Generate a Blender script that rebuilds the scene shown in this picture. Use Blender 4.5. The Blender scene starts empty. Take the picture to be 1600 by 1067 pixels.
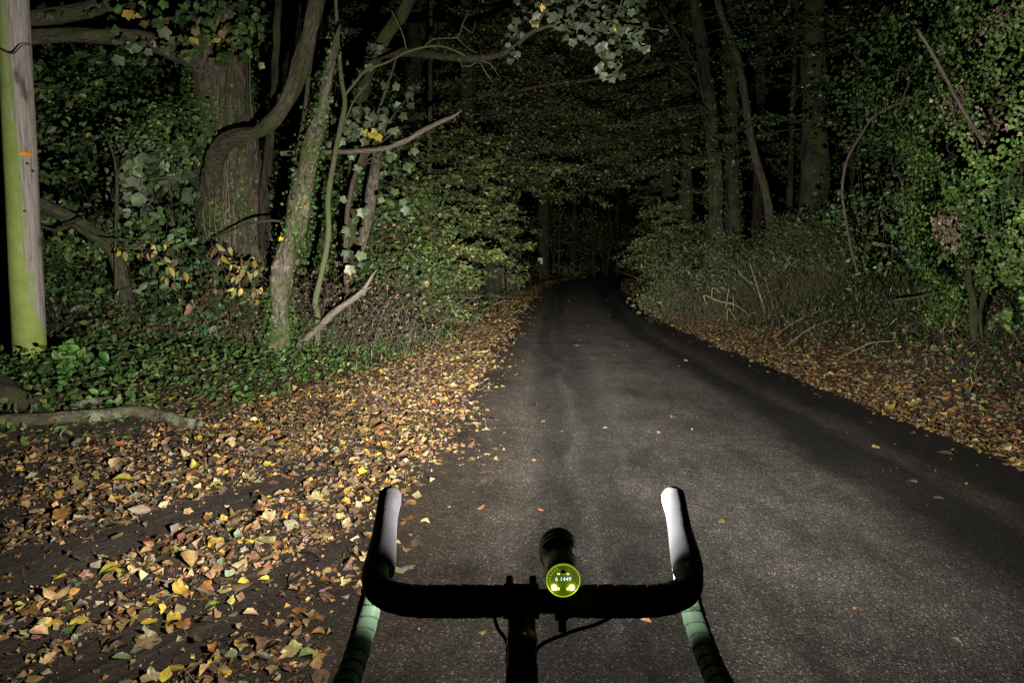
import bpy, math, random
import numpy as np

# ------------------------------------------------------------------ camera, world, light, exposure
S = bpy.context.scene
C = S.collection
random.seed(7)
RNG = np.random.default_rng(7)
F_PX = 1600 * 24.0 / 36.0            # focal length in photo pixels
PITCH = math.atan(128.5 / F_PX)      # camera looks a little down
EYE = np.array([0.0, 0.0, 1.4])

cam_data = bpy.data.cameras.new("camera")
cam_data.lens = 24.0
cam_data.sensor_width = 36.0
cam_data.clip_start = 0.05
cam_data.clip_end = 1000.0
cam = bpy.data.objects.new("camera", cam_data)
cam.location = EYE
cam.rotation_euler = (math.radians(90) - PITCH, 0, 0)
C.objects.link(cam)
S.camera = cam

world = bpy.data.worlds.new("World")
S.world = world
world.use_nodes = True
wn = world.node_tree
sky = wn.nodes.new("ShaderNodeTexSky")
sky.sky_type = 'NISHITA'
sky.sun_disc = False
sky.sun_elevation = math.radians(-8)
sky.sun_rotation = math.radians(200)
bg = wn.nodes["Background"]
bg.inputs[1].default_value = 0.05
wn.links.new(sky.outputs[0], bg.inputs[0])

S.view_settings.view_transform = 'Standard'
S.view_settings.look = 'None'
S.view_settings.gamma = 1.0
S.view_settings.exposure = 0.0
S.view_settings.use_curve_mapping = False
S.render.engine = 'CYCLES'
S.cycles.max_bounces = 4
S.cycles.diffuse_bounces = 1
S.cycles.glossy_bounces = 2
S.cycles.transmission_bounces = 3
S.cycles.transparent_max_bounces = 6
S.cycles.caustics_reflective = False
S.cycles.caustics_refractive = False

# the bicycle lamp is the only light: one LED lens with a wide beam pattern, brightest just under the horizontal
LAMP_X = 0.068
LAMP_Z = 0.977
LAMP_FRONT = 0.972
LAMP_GAIN = 45.0
BEAM_DOWN = [(-90, .5), (-50, 1.6), (-38, 3.5), (-30, 8), (-26, 14), (-21.7, 27), (-17, 50), (-12, 70), (-5, 86), (0, 90), (8, 84), (20, 64), (35, 40), (60, 20), (90, 5)]
BEAM_SIDE = [(0, 1.0), (34, 1.0), (40, .70), (45, .56), (50, .36), (53, .15), (56, .036), (60, .017), (66, .013), (72, .011), (79, .006), (90, .002)]
SIDE_LOW = [(0, 1.0), (34, 1.0), (45, .80), (52, .58), (58, .38), (63, .13), (68, .032), (75, .022), (90, .009)]
CORE_PEAK, CORE_UP, CORE_WIDE = 400.0, 7.0, 11.0


def lamp_beam():
    d = bpy.data.lights.new("lamp_beam", 'SPOT')
    d.energy = LAMP_GAIN
    d.color = (1.0, 0.955, 0.87)
    d.spot_size = math.radians(179)
    d.spot_blend = 0.1
    d.shadow_soft_size = 0.012
    d.use_nodes = True
    nt = d.node_tree
    em = nt.nodes["Emission"]

    def mt(op, a, b=None, clamp=False):
        n = nt.nodes.new("ShaderNodeMath")
        n.operation = op
        n.use_clamp = clamp
        for sck, v in zip(n.inputs, (a, b)):
            if v is None:
                continue
            if isinstance(v, (int, float)):
                sck.default_value = v
            else:
                nt.links.new(v, sck)
        return n.outputs[0]

    def curve(x, tab, x0, x1, top):
        r = nt.nodes.new("ShaderNodeValToRGB")
        cr = r.color_ramp
        while len(cr.elements) < len(tab):
            cr.elements.new(.5)
        for e, (p, v) in zip(cr.elements, tab):
            e.position = (p - x0) / (x1 - x0)
            e.color = (v / top, v / top, v / top, 1)
        nt.links.new(mt('DIVIDE', mt('SUBTRACT', x, x0), x1 - x0), r.inputs[0])
        return mt('MULTIPLY', r.outputs[0], top)

    tc = nt.nodes.new("ShaderNodeTexCoord")
    sp = nt.nodes.new("ShaderNodeSeparateXYZ")
    nt.links.new(tc.outputs["Normal"], sp.inputs[0])
    vx, vy, vz = sp.outputs
    elev = mt('MULTIPLY', mt('ARCSINE', vy), LAMP_SIGN * 180 / math.pi)
    side = mt('MULTIPLY', mt('ABSOLUTE', mt('ARCTAN2', vx, mt('ABSOLUTE', vz))), 180 / math.pi)
    low = mt('DIVIDE', mt('SUBTRACT', -15.5, elev), 5.0, True)
    sides = mt('ADD', mt('MULTIPLY', curve(side, BEAM_SIDE, 0, 90, 1.0), mt('SUBTRACT', 1.0, low)), mt('MULTIPLY', curve(side, SIDE_LOW, 0, 90, 1.0), low))
    flood = mt('MULTIPLY', curve(elev, BEAM_DOWN, -90, 90, 100.0), sides)
    e2 = mt('ADD', elev, 1.2)
    q = mt('ADD', mt('MULTIPLY', mt('MULTIPLY', e2, e2), 1 / CORE_UP ** 2), mt('MULTIPLY', mt('MULTIPLY', side, side), 1 / CORE_WIDE ** 2))
    core = mt('MULTIPLY', mt('EXPONENT', mt('MULTIPLY', q, -.5)), CORE_PEAK)
    nt.links.new(mt('ADD', flood, core), em.inputs["Strength"])
    o = bpy.data.objects.new("lamp_beam", d)
    o.location = (LAMP_X, LAMP_FRONT + 0.006, LAMP_Z)
    o.rotation_euler = (math.radians(90), 0, 0)
    C.objects.link(o)


LAMP_SIGN = 1.0
lamp_beam()

# ------------------------------------------------------------------ helpers
CP, SP = math.cos(PITCH), math.sin(PITCH)


def ray(px, py):
    xr, yu = (px - 800.0) / F_PX, (533.5 - py) / F_PX
    return np.array([xr, CP + yu * SP, -SP + yu * CP])


def P(px, py, Y):
    """the point at forward distance Y that the photo shows at (px, py)"""
    d = ray(px, py)
    return EYE + d * (Y / d[1])


def proj(pts):
    q = np.asarray(pts, float) - EYE
    dep = q[:, 1] * CP - q[:, 2] * SP
    up = q[:, 1] * SP + q[:, 2] * CP
    return 800 + F_PX * q[:, 0] / dep, 533.5 - F_PX * up / dep, dep


def smooth01(t):
    t = np.clip(t, 0, 1)
    return t * t * (3 - 2 * t)


def lattice(seed):
    return np.random.default_rng(seed).random((64, 64))


_LAT = [lattice(100 + i) for i in range(6)]


def noise2(x, y, k=0):
    L = _LAT[k]
    xi, yi = np.floor(x).astype(int), np.floor(y).astype(int)
    fx, fy = x - xi, y - yi
    fx, fy = fx * fx * (3 - 2 * fx), fy * fy * (3 - 2 * fy)
    a, b = L[xi % 64, yi % 64], L[(xi + 1) % 64, yi % 64]
    c, d = L[xi % 64, (yi + 1) % 64], L[(xi + 1) % 64, (yi + 1) % 64]
    return (a * (1 - fx) + b * fx) * (1 - fy) + (c * (1 - fx) + d * fx) * fy


def fbm(x, y, k=0):
    return 0.55 * noise2(x, y, k) + 0.3 * noise2(x * 2.1 + 5, y * 2.1, k + 1) + 0.15 * noise2(x * 4.3, y * 4.3 + 9, k + 2)


_YS = np.linspace(-10, 100, 2201)


def curve_fn(tab, sig=24):
    t = np.array(tab, float)
    v = np.interp(_YS, t[:, 0], t[:, 1])
    k = np.exp(-0.5 * (np.arange(-3 * sig, 3 * sig + 1) / sig) ** 2)
    k /= k.sum()
    vp = np.concatenate([np.full(3 * sig, v[0]), v, np.full(3 * sig, v[-1])])
    v = np.convolve(vp, k, 'valid')
    return lambda y: np.interp(y, _YS, v)


road_left = curve_fn([(-10, -.8), (3, -.78), (4.4, -.64), (6.9, -.49), (12, -.17), (20, .375), (33, 1.41), (43, 3.2), (55.6, 6.0), (65, 10), (75, 16), (82, 25)])
road_right = curve_fn([(-10, 3.5), (4.4, 3.42), (6.9, 3.34), (12, 3.2), (20, 3.75), (33, 5.26), (43, 6.9), (55.6, 9.6), (65, 14), (75, 21), (82, 31)])
verge = curve_fn([(-10, -12), (0, -8), (3, -5.8), (4.2, -4.0), (4.7, -3.3), (5.2, -2.85), (6, -2.65), (7.6, -2.0), (9.1, -1.42), (12, -.95), (16, -.6), (20, -.2), (33, .85), (43, 2.3), (55, 5), (65, 9), (75, 15), (82, 24)], 12)


def ground_z(x, y):
    x, y = np.asarray(x, float), np.asarray(y, float)
    dl = verge(y) - x
    dr = x - road_right(y)
    n = fbm(x * .9, y * .9, 0) - .5
    h = .2 * smooth01(dl / 1.8) + .18 * smooth01((dl - 3) / 6) + n * .16 * smooth01(dl / 1.2)
    h = h + 1.05 * smooth01((dr - .25) / 3.3) + .6 * smooth01((dr - 4) / 8) + n * .2 * smooth01(dr / 1.5)
    side = smooth01((road_left(y) - x) / 1.0)
    h = h + (fbm(x * 2.2, y * 2.2, 1) - .5) * .03 * side
    return h


def gz(x, y):
    return float(ground_z(np.array([x]), np.array([y]))[0])


def on_ground(px, py):
    d = ray(px, py)
    t = np.arange(.5, 70, .02)
    q = EYE + d * t[:, None]
    hit = np.nonzero(q[:, 2] <= ground_z(q[:, 0], q[:, 1]))[0]
    return q[hit[0]] if len(hit) else q[-1]


def unit(v):
    v = np.asarray(v, float)
    return v / np.maximum(np.linalg.norm(v, axis=-1, keepdims=True), 1e-9)


class MB:
    def __init__(self):
        self.v, self.f, self.c, self.uv, self.n = [], [], [], [], 0
        self.m = []

    def add(self, V, faces, col=None, uv=None, mat=0):
        V = np.asarray(V, np.float32).reshape(-1, 3)
        self.v.append(V)
        for F in faces:
            F = np.asarray(F, np.int32)
            if len(F):
                self.f.append(F + self.n)
                self.m.append(np.full(len(F), mat, np.int32))
        self.c.append(np.ones((len(V), 3), np.float32) if col is None else np.broadcast_to(np.asarray(col, np.float32), (len(V), 3)))
        self.uv.append(np.zeros((len(V), 2), np.float32) if uv is None else np.asarray(uv, np.float32))
        self.n += len(V)

    def mesh(self, name, mats, smooth=True):
        me = bpy.data.meshes.new(name)
        V = np.concatenate(self.v)
        me.vertices.add(len(V))
        me.vertices.foreach_set("co", V.ravel())
        sizes = np.concatenate([np.full(len(F), F.shape[1], np.int32) for F in self.f])
        loops = np.concatenate([F.ravel() for F in self.f])
        me.loops.add(len(loops))
        me.loops.foreach_set("vertex_index", loops)
        me.polygons.add(len(sizes))
        starts = np.concatenate([[0], np.cumsum(sizes)[:-1]]).astype(np.int32)
        me.polygons.foreach_set("loop_start", starts)
        me.polygons.foreach_set("material_index", np.concatenate(self.m))
        if smooth:
            me.polygons.foreach_set("use_smooth", np.ones(len(sizes), bool))
        a = me.attributes.new("tint", 'FLOAT_COLOR', 'POINT')
        col = np.concatenate(self.c)
        a.data.foreach_set("color", np.concatenate([col, np.ones((len(col), 1), np.float32)], 1).ravel())
        b = me.attributes.new("along", 'FLOAT2', 'POINT')
        b.data.foreach_set("vector", np.concatenate(self.uv).ravel())
        me.update(calc_edges=True)
        me.validate()
        for m in (mats if isinstance(mats, (list, tuple)) else [mats]):
            me.materials.append(m)
        return me

    def build(self, name, mats, parent=None, smooth=True, loc=None):
        o = bpy.data.objects.new(name, self.mesh(name, mats, smooth))
        C.objects.link(o)
        if parent is not None:
            o.parent = parent
            o.matrix_parent_inverse = parent_inv(parent)
        return o


def parent_inv(p):
    from mathutils import Matrix
    return Matrix.Translation(p.location).inverted() if p.parent is None else (Matrix.Translation(p.parent.location).inverted() if p.type == 'EMPTY' else Matrix.Identity(4))


def tag(o, label=None, cat=None, group=None, kind=None):
    if label:
        o["label"] = label
    if cat:
        o["category"] = cat
    if group:
        o["group"] = group
    if kind:
        o["kind"] = kind
    return o


def thing(name, label, cat, base=(0, 0, 0), group=None):
    o = bpy.data.objects.new(name, None)
    o.empty_display_size = 0.2
    o.location = tuple(float(v) for v in base)
    C.objects.link(o)
    return tag(o, label, cat, group)


def part(mb, name, mat, root, kind=None, smooth=True):
    """link a mesh given in world coordinates as a child of an unrotated Empty or of one of its parts"""
    from mathutils import Matrix
    o = bpy.data.objects.new(name, mb.mesh(name, mat, smooth))
    C.objects.link(o)
    o.parent = root
    top = root
    while top.parent is not None:
        top = top.parent
    if root is top:
        o.matrix_parent_inverse = Matrix.Translation(top.location).inverted()
    if kind:
        o["kind"] = kind
    return o


# ---- tubes
def resample(pts, vals, step):
    pts, vals = np.asarray(pts, float), np.asarray(vals, float)
    n = len(pts)
    if n == 2:
        pts = np.array([pts[0], (pts[0] + pts[1]) / 2, pts[1]])
        vals = np.array([vals[0], (vals[0] + vals[1]) / 2, vals[1]])
        n = 3
    ext = np.vstack([2 * pts[0] - pts[1], pts, 2 * pts[-1] - pts[-2]])
    out, ov = [], []
    for i in range(n - 1):
        p0, p1, p2, p3 = ext[i:i + 4]
        m = max(1, int(np.linalg.norm(p2 - p1) / step))
        t = np.linspace(0, 1, m, endpoint=False)[:, None]
        out.append(.5 * (2 * p1 + (p2 - p0) * t + (2 * p0 - 5 * p1 + 4 * p2 - p3) * t ** 2 + (3 * p1 - p0 - 3 * p2 + p3) * t ** 3))
        ov.append(vals[i] + (vals[i + 1] - vals[i]) * t[:, 0])
    out.append(pts[-1:])
    ov.append(vals[-1:])
    return np.vstack(out), np.concatenate(ov)


def frames(c):
    t = unit(np.gradient(c, axis=0))
    ref = np.array([0, 0, 1.0]) if abs(t[0, 2]) < .9 else np.array([0, 1.0, 0])
    a = unit(np.cross(t[0], ref))
    A = [a]
    for i in range(1, len(c)):
        a = A[-1] - t[i] * np.dot(A[-1], t[i])
        A.append(unit(a))
    A = np.array(A)
    return t, A, np.cross(t, A)


def tube(mb, pts, radii, ns=10, step=None, lumps=0.0, col=None, mat=0, seed=0, flat=1.0, cap=True, resampled=False, wrap=None):
    pts = np.asarray(pts, float)
    if not resampled:
        if step is None:
            step = max(np.mean(radii) * 1.6, 0.02)
        c, r = resample(pts, radii, step)
    else:
        c, r = pts, np.asarray(radii, float)
    t, A, B = frames(c)
    ang = np.linspace(0, 2 * math.pi, ns + 1)
    L = np.concatenate([[0], np.cumsum(np.linalg.norm(np.diff(c, axis=0), axis=1))])
    R = np.repeat(r[:, None], ns + 1, 1)
    if lumps:
        g = np.random.default_rng(seed)
        for _ in range(5):
            k = g.integers(1, 5)
            fq = g.uniform(.6, 3.5) / max(r.mean() * 4, .05)
            R = R * (1 + lumps * .45 * np.sin(k * ang[None, :] + fq * L[:, None] + g.uniform(0, 6.3)))
        nz = g.normal(0, lumps * .22, (len(c), ns))
        R = R * (1 + np.concatenate([nz, nz[:, :1]], 1))
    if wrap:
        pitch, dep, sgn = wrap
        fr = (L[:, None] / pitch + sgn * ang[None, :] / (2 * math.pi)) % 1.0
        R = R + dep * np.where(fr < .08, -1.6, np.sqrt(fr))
        col = np.repeat(np.where(fr < .085, .22, 1.0).reshape(-1, 1), 3, 1)  # wrap seams: groove shadow painted into the tint as a dark line
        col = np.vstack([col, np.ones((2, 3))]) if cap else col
    V = c[:, None, :] + R[..., None] * (np.cos(ang)[None, :, None] * A[:, None, :] + flat * np.sin(ang)[None, :, None] * B[:, None, :])
    n, m = len(c), ns + 1
    i, j = np.meshgrid(np.arange(n - 1), np.arange(ns), indexing='ij')
    q = np.stack([i * m + j, (i + 1) * m + j, (i + 1) * m + j + 1, i * m + j + 1], -1).reshape(-1, 4)[:, ::-1]
    UV = np.stack([np.repeat((ang * r.mean())[None, :], n, 0), np.repeat(L[:, None], m, 1)], -1).reshape(-1, 2)
    V = V.reshape(-1, 3)
    faces = [q]
    if cap:
        V = np.vstack([V, c[0], c[-1]])
        UV = np.vstack([UV, [0, 0], [0, L[-1]]])
        k = np.arange(ns)
        faces.append(np.stack([np.full(ns, n * m), k, k + 1], 1))
        b = (n - 1) * m
        faces.append(np.stack([np.full(ns, n * m + 1), b + k + 1, b + k], 1))
    mb.add(V, faces, col, UV, mat)
    return c, r


def path_px(spec):
    """[(px, py, Y, half width in px)] -> points, radii"""
    pts = [P(a, b, Y) for a, b, Y, w in spec]
    rad = [w / F_PX * Y for a, b, Y, w in spec]
    return np.array(pts), np.array(rad)


def box(mb, c, s, mat=0, col=None, bev=0.0, rot=None):
    x, y, z = np.array(s) / 2
    b = min(bev, x * .9, y * .9, z * .9)
    if b <= 0:
        V = np.array([[i, j, k] for i in (-x, x) for j in (-y, y) for k in (-z, z)])
        Fq = [[0, 1, 3, 2], [4, 6, 7, 5], [0, 4, 5, 1], [2, 3, 7, 6], [0, 2, 6, 4], [1, 5, 7, 3]]
        if rot is not None:
            V = V @ rot.T
        mb.add(V + np.array(c), [Fq], col, None, mat)
        return
    V, idx = [], {}
    for i in (-1, 1):
        for j in (-1, 1):
            for k in (-1, 1):
                for ax in range(3):
                    p = np.array([i * x, j * y, k * z])
                    for o in range(3):
                        if o != ax:
                            p[o] -= (i, j, k)[o] * b
                    idx[(i, j, k, ax)] = len(V)
                    V.append(p)
    Fq, Ft = [], []
    for ax in range(3):
        o1, o2 = [o for o in range(3) if o != ax]
        for s_ in (-1, 1):
            lst = []
            for a_, b_ in ((-1, -1), (1, -1), (1, 1), (-1, 1)):
                k = [0, 0, 0]
                k[ax], k[o1], k[o2] = s_, a_, b_
                lst.append(idx[(*k, ax)])
            Fq.append(lst)
    for ax in range(3):
        o1, o2 = [o for o in range(3) if o != ax]
        for a_ in (-1, 1):
            for b_ in (-1, 1):
                k1, k2 = [0, 0, 0], [0, 0, 0]
                k1[o1] = k2[o1] = a_
                k1[o2] = k2[o2] = b_
                k1[ax], k2[ax] = -1, 1
                Fq.append([idx[(*k1, o1)], idx[(*k2, o1)], idx[(*k2, o2)], idx[(*k1, o2)]])
    for i in (-1, 1):
        for j in (-1, 1):
            for k in (-1, 1):
                Ft.append([idx[(i, j, k, a)] for a in range(3)])
    V = np.array(V)
    if rot is not None:
        V = V @ rot.T
    mb.add(V + np.array(c), [Fq, Ft], col, None, mat)


def lathe(mb, prof, centre, axis, ns=32, mat=0, col=None):
    """prof: [(distance along axis, radius)]"""
    axis = unit(axis)
    ref = np.array([0, 0, 1.0]) if abs(axis[2]) < .9 else np.array([1.0, 0, 0])
    a = unit(np.cross(axis, ref))
    b = np.cross(axis, a)
    ang = np.linspace(0, 2 * math.pi, ns, endpoint=False)
    V = [np.array(centre) + axis * d + r * (np.cos(t) * a + np.sin(t) * b) for d, r in prof for t in ang]
    n = len(prof)
    q = [[i * ns + j, i * ns + (j + 1) % ns, (i + 1) * ns + (j + 1) % ns, (i + 1) * ns + j] for i in range(n - 1) for j in range(ns)]
    mb.add(np.array(V), [q], col, None, mat)


# ---- leaves
def tpl_ovate():
    V = np.array([[0, 0, 0], [-.26, .22, 0], [-.33, .5, 0], [-.19, .8, 0], [0, 1.05, 0], [.19, .8, 0], [.33, .5, 0], [.26, .22, 0]])
    return V, [[[0, 4, 3, 2], [0, 6, 5, 4]], [[0, 2, 1], [0, 7, 6]]]


def tpl_small():
    V = np.array([[0, 0, 0], [-.3, .45, 0], [0, 1, 0], [.3, .45, 0]])
    return V, [[[0, 2, 1], [0, 3, 2]]]


def tpl_narrow():
    V = np.array([[0, 0, 0], [-.12, .45, 0], [0, 1, 0], [.12, .45, 0]])
    return V, [[[0, 2, 1], [0, 3, 2]]]


def tpl_polar(spec, cy, petiole=False):
    V = [[0, cy, 0]]
    angs = [(a, r) for a, r in spec]
    full = angs + [(-a, r) for a, r in reversed(angs) if 0 < a < 180]
    for a, r in full:
        t = math.radians(a)
        V.append([r * math.sin(t), cy + r * math.cos(t), 0])
    n = len(full)
    T = [[0, 1 + (i + 1) % n, 1 + i] for i in range(n)]
    if petiole:
        k = len(V)
        V += [[-.012, .1, 0], [.012, .1, 0], [.05, -.55, .02], [.03, -.56, .02]]
        T += [[k, k + 3, k + 2], [k, k + 2, k + 1]]
    return np.array(V, float), [T]


def tpl_maple(petiole=False):
    return tpl_polar([(0, .62), (13, .52), (28, .43), (42, .51), (56, .57), (70, .50), (90, .39), (110, .43), (126, .44), (152, .33), (180, .25)], .36, petiole)


def tpl_lobed():
    return tpl_polar([(0, .62), (28, .42), (56, .55), (90, .36), (122, .42), (180, .28)], .36)


def tpl_ivy():
    return tpl_polar([(0, .62), (38, .34), (62, .48), (105, .32), (130, .42), (180, .2)], .36)


OVATE, SMALL, NARROW, MAPLE, MAPLE_P, LOBED, IVY = tpl_ovate(), tpl_small(), tpl_narrow(), tpl_maple(), tpl_maple(True), tpl_lobed(), tpl_ivy()


def leaves(mb, pos, direc, normal, size, tpl, cols, curl=.3, rng=RNG, mat=0, vary=.22):
    pos = np.asarray(pos, float)
    N = len(pos)
    if N == 0:
        return
    n = unit(normal)
    d = unit(direc - n * np.sum(direc * n, 1, keepdims=True))
    s = np.cross(d, n)
    TV, TF = tpl
    x, y, z = TV[:, 0], TV[:, 1], TV[:, 2]
    c1 = rng.normal(.5 * curl, curl, N)[:, None]
    c2 = rng.normal(-.25 * curl, curl, N)[:, None]
    c3 = rng.normal(0, curl * .7, N)[:, None]
    zz = z[None] + c1 * np.abs(x)[None] + c2 * (y[None] - .4) ** 2 * 1.4 + c3 * x[None] * (y[None] - .3)
    sz = np.broadcast_to(np.asarray(size, float), (N,))[:, None, None]
    V = pos[:, None, :] + sz * (x[None, :, None] * s[:, None, :] + y[None, :, None] * d[:, None, :] + zz[..., None] * n[:, None, :])
    K = len(TV)
    faces = []
    off = (np.arange(N) * K)[:, None, None]
    for F in TF:
        F = np.array(F)
        faces.append((F[None] + off).reshape(-1, F.shape[1]))
    cc = np.asarray(cols, np.float32)[:, None, :] * np.exp(rng.normal(0, vary, (N, K, 1)) + (rng.normal(0, vary * .4, (N, K, 3))))
    cc = np.clip(cc, 0, .85).reshape(-1, 3)
    mb.add(V.reshape(-1, 3), faces, cc, None, mat)


def palette(N, pal, w, jitter=.18, rng=RNG):
    pal = np.array(pal)
    w = np.array(w, float)
    k = rng.choice(len(pal), N, p=w / w.sum())
    c = pal[k] * np.exp(rng.normal(0, jitter, (N, 1))) * np.exp(rng.normal(0, jitter * .35, (N, 3)))
    return np.clip(c, 0, .85)


GREEN = [(.055, .105, .028), (.075, .135, .036), (.042, .082, .024), (.115, .145, .045), (.095, .125, .068)]
BEECH = [(.075, .11, .036), (.11, .135, .048), (.055, .082, .026), (.14, .14, .045), (.25, .21, .05)]
IVYC = [(.030, .070, .014), (.046, .098, .020), (.072, .128, .030), (.11, .15, .055)]
SYCA = [(.11, .14, .08), (.085, .115, .06), (.135, .16, .095), (.15, .14, .06)]
FARLEAF = [(.10, .145, .055), (.15, .175, .07), (.075, .11, .04), (.18, .175, .06), (.30, .25, .06)]
OLIVE = [(.075, .095, .038), (.10, .115, .050), (.055, .073, .026), (.11, .098, .064)]
YELLOW = [(.42, .38, .10), (.32, .30, .09), (.24, .17, .08), (.20, .11, .05), (.40, .30, .06)]
LITTER = [(.30, .190, .085), (.38, .275, .14), (.29, .135, .042), (.155, .095, .052), (.085, .057, .036), (.44, .315, .05), (.45, .36, .14), (.225, .185, .14), (.19, .225, .13), (.10, .155, .04)]
LITTER_W = [26, 12, 7, 23, 15, 7, 5, 7, 2.5, 1.5]
LITTER_NAME = ['tan', 'pale tan', 'rust orange', 'brown', 'dark brown', 'yellow', 'pale yellow', 'grey', 'grey green', 'green']


def rand_dir(N, rng=RNG):
    return unit(rng.normal(size=(N, 3)))


# ------------------------------------------------------------------ materials
def new_mat(name):
    m = bpy.data.materials.new(name)
    m.use_nodes = True
    nt = m.node_tree
    return m, nt, nt.nodes["Principled BSDF"], nt.nodes["Material Output"]


def N_(nt, kind, **kw):
    n = nt.nodes.new(kind)
    for k, v in kw.items():
        setattr(n, k, v)
    return n


def ramp(nt, fac, stops, interp='LINEAR'):
    r = N_(nt, "ShaderNodeValToRGB")
    cr = r.color_ramp
    cr.interpolation = interp
    while len(cr.elements) < len(stops):
        cr.elements.new(.5)
    for e, (p, c) in zip(cr.elements, stops):
        e.position = p
        e.color = (*c, 1) if len(c) == 3 else c
    nt.links.new(fac, r.inputs[0])
    return r.outputs[0]


def noise_tex(nt, vec, scale, detail=6, rough=.6, dist=0.0):
    n = N_(nt, "ShaderNodeTexNoise")
    n.inputs["Scale"].default_value = scale
    n.inputs["Detail"].default_value = detail
    n.inputs["Roughness"].default_value = rough
    n.inputs["Distortion"].default_value = dist
    if vec is not None:
        nt.links.new(vec, n.inputs["Vector"])
    return n.outputs[0]


def mapping(nt, vec, scale=(1, 1, 1), rot=(0, 0, 0)):
    m = N_(nt, "ShaderNodeMapping")
    m.inputs["Scale"].default_value = scale
    m.inputs["Rotation"].default_value = rot
    nt.links.new(vec, m.inputs["Vector"])
    return m.outputs[0]


def mixc(nt, fac, a, b, mode='MIX'):
    m = N_(nt, "ShaderNodeMix", data_type='RGBA', blend_type=mode)
    for sock, v in ((m.inputs[0], fac), (m.inputs[6], a), (m.inputs[7], b)):
        if isinstance(v, (int, float)):
            sock.default_value = v
        elif isinstance(v, tuple):
            sock.default_value = (*v, 1)
        else:
            nt.links.new(v, sock)
    return m.outputs[2]


def math_(nt, op, a, b=None, clamp=False):
    m = N_(nt, "ShaderNodeMath", operation=op, use_clamp=clamp)
    for s, v in zip(m.inputs, (a, b)):
        if v is None:
            continue
        if isinstance(v, (int, float)):
            s.default_value = v
        else:
            nt.links.new(v, s)
    return m.outputs[0]


def bump(nt, bsdf, height, strength=.5, dist=.01):
    b = N_(nt, "ShaderNodeBump")
    b.inputs["Strength"].default_value = strength
    b.inputs["Distance"].default_value = dist
    nt.links.new(height, b.inputs["Height"])
    nt.links.new(b.outputs[0], bsdf.inputs["Normal"])


def attr(nt, name):
    return N_(nt, "ShaderNodeAttribute", attribute_name=name)


def leaf_mat(name, rough=.5, spec=.35, trans=.25, blotch=.35, bscale=40):
    m, nt, b, out = new_mat(name)
    col = attr(nt, "tint").outputs["Color"]
    tc = N_(nt, "ShaderNodeTexCoord").outputs["Object"]
    nz = noise_tex(nt, tc, bscale, 4, .65)
    k = ramp(nt, nz, [(.3, (1 - blotch,) * 3), (.7, (1 + blotch * .5,) * 3)])
    c = mixc(nt, 1.0, col, k, 'MULTIPLY')
    nt.links.new(c, b.inputs["Base Color"])
    b.inputs["Roughness"].default_value = rough
    b.inputs["Specular IOR Level"].default_value = spec
    if trans:
        t = N_(nt, "ShaderNodeBsdfTranslucent")
        nt.links.new(c, t.inputs["Color"])
        mx = N_(nt, "ShaderNodeMixShader")
        mx.inputs[0].default_value = trans
        nt.links.new(b.outputs[0], mx.inputs[1])
        nt.links.new(t.outputs[0], mx.inputs[2])
        nt.links.new(mx.outputs[0], out.inputs[0])
    return m


def bark_mat(name, dark, light, fine=28, moss=None, moss_amt=.5, bs=.6, stretch=.18):
    m, nt, b, out = new_mat(name)
    uv = attr(nt, "along").outputs["Vector"]
    tc = N_(nt, "ShaderNodeTexCoord").outputs["Object"]
    v = mapping(nt, uv, (1, stretch, 1))
    n1 = noise_tex(nt, v, fine, 8, .68, .4)
    n2 = noise_tex(nt, tc, 2.3, 5, .6)
    n3 = noise_tex(nt, tc, 60, 3, .6)
    c = ramp(nt, n1, [(.38, dark), (.52, tuple(a * .6 + b_ * .4 for a, b_ in zip(dark, light))), (.64, light)])
    c = mixc(nt, .6, c, ramp(nt, n2, [(.3, (.55, .55, .55)), (.7, (1.15, 1.12, 1.05))]), 'MULTIPLY')
    if moss:
        msk = ramp(nt, math_(nt, 'ADD', n2, math_(nt, 'MULTIPLY', n3, .25)), [(.62 - moss_amt * .25, (0, 0, 0)), (.78 - moss_amt * .2, (1, 1, 1))])
        c = mixc(nt, msk, c, moss)
    nt.links.new(c, b.inputs["Base Color"])
    b.inputs["Roughness"].default_value = .85
    b.inputs["Specular IOR Level"].default_value = .2
    n4 = noise_tex(nt, mapping(nt, uv, (1, min(stretch * 2.5, 1), 1)), fine * .35, 4, .6, .8)
    bump(nt, b, math_(nt, 'ADD', math_(nt, 'MULTIPLY', n4, 1.5), math_(nt, 'ADD', n1, math_(nt, 'MULTIPLY', n3, .3))), min(bs * 1.3, 1), .05)
    return m


def plain(name, col, rough=.5, metal=0.0, spec=.5, bumpscale=None, bs=.2):
    m, nt, b, out = new_mat(name)
    tc = N_(nt, "ShaderNodeTexCoord").outputs["Object"]
    nz = noise_tex(nt, tc, bumpscale or 30, 5)
    c = mixc(nt, 1.0, col, ramp(nt, nz, [(.25, (.75, .75, .75)), (.75, (1.15, 1.15, 1.15))]), 'MULTIPLY')
    nt.links.new(c, b.inputs["Base Color"])
    b.inputs["Roughness"].default_value = rough
    b.inputs["Metallic"].default_value = metal
    b.inputs["Specular IOR Level"].default_value = spec
    if bumpscale:
        bump(nt, b, nz, bs, .002)
    return m


def emit_mat(name, col, strength):
    m, nt, b, out = new_mat(name)
    b.inputs["Base Color"].default_value = (*[c * .5 for c in col], 1)
    b.inputs["Emission Color"].default_value = (*col, 1)
    b.inputs["Emission Strength"].default_value = strength
    return m


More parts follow.
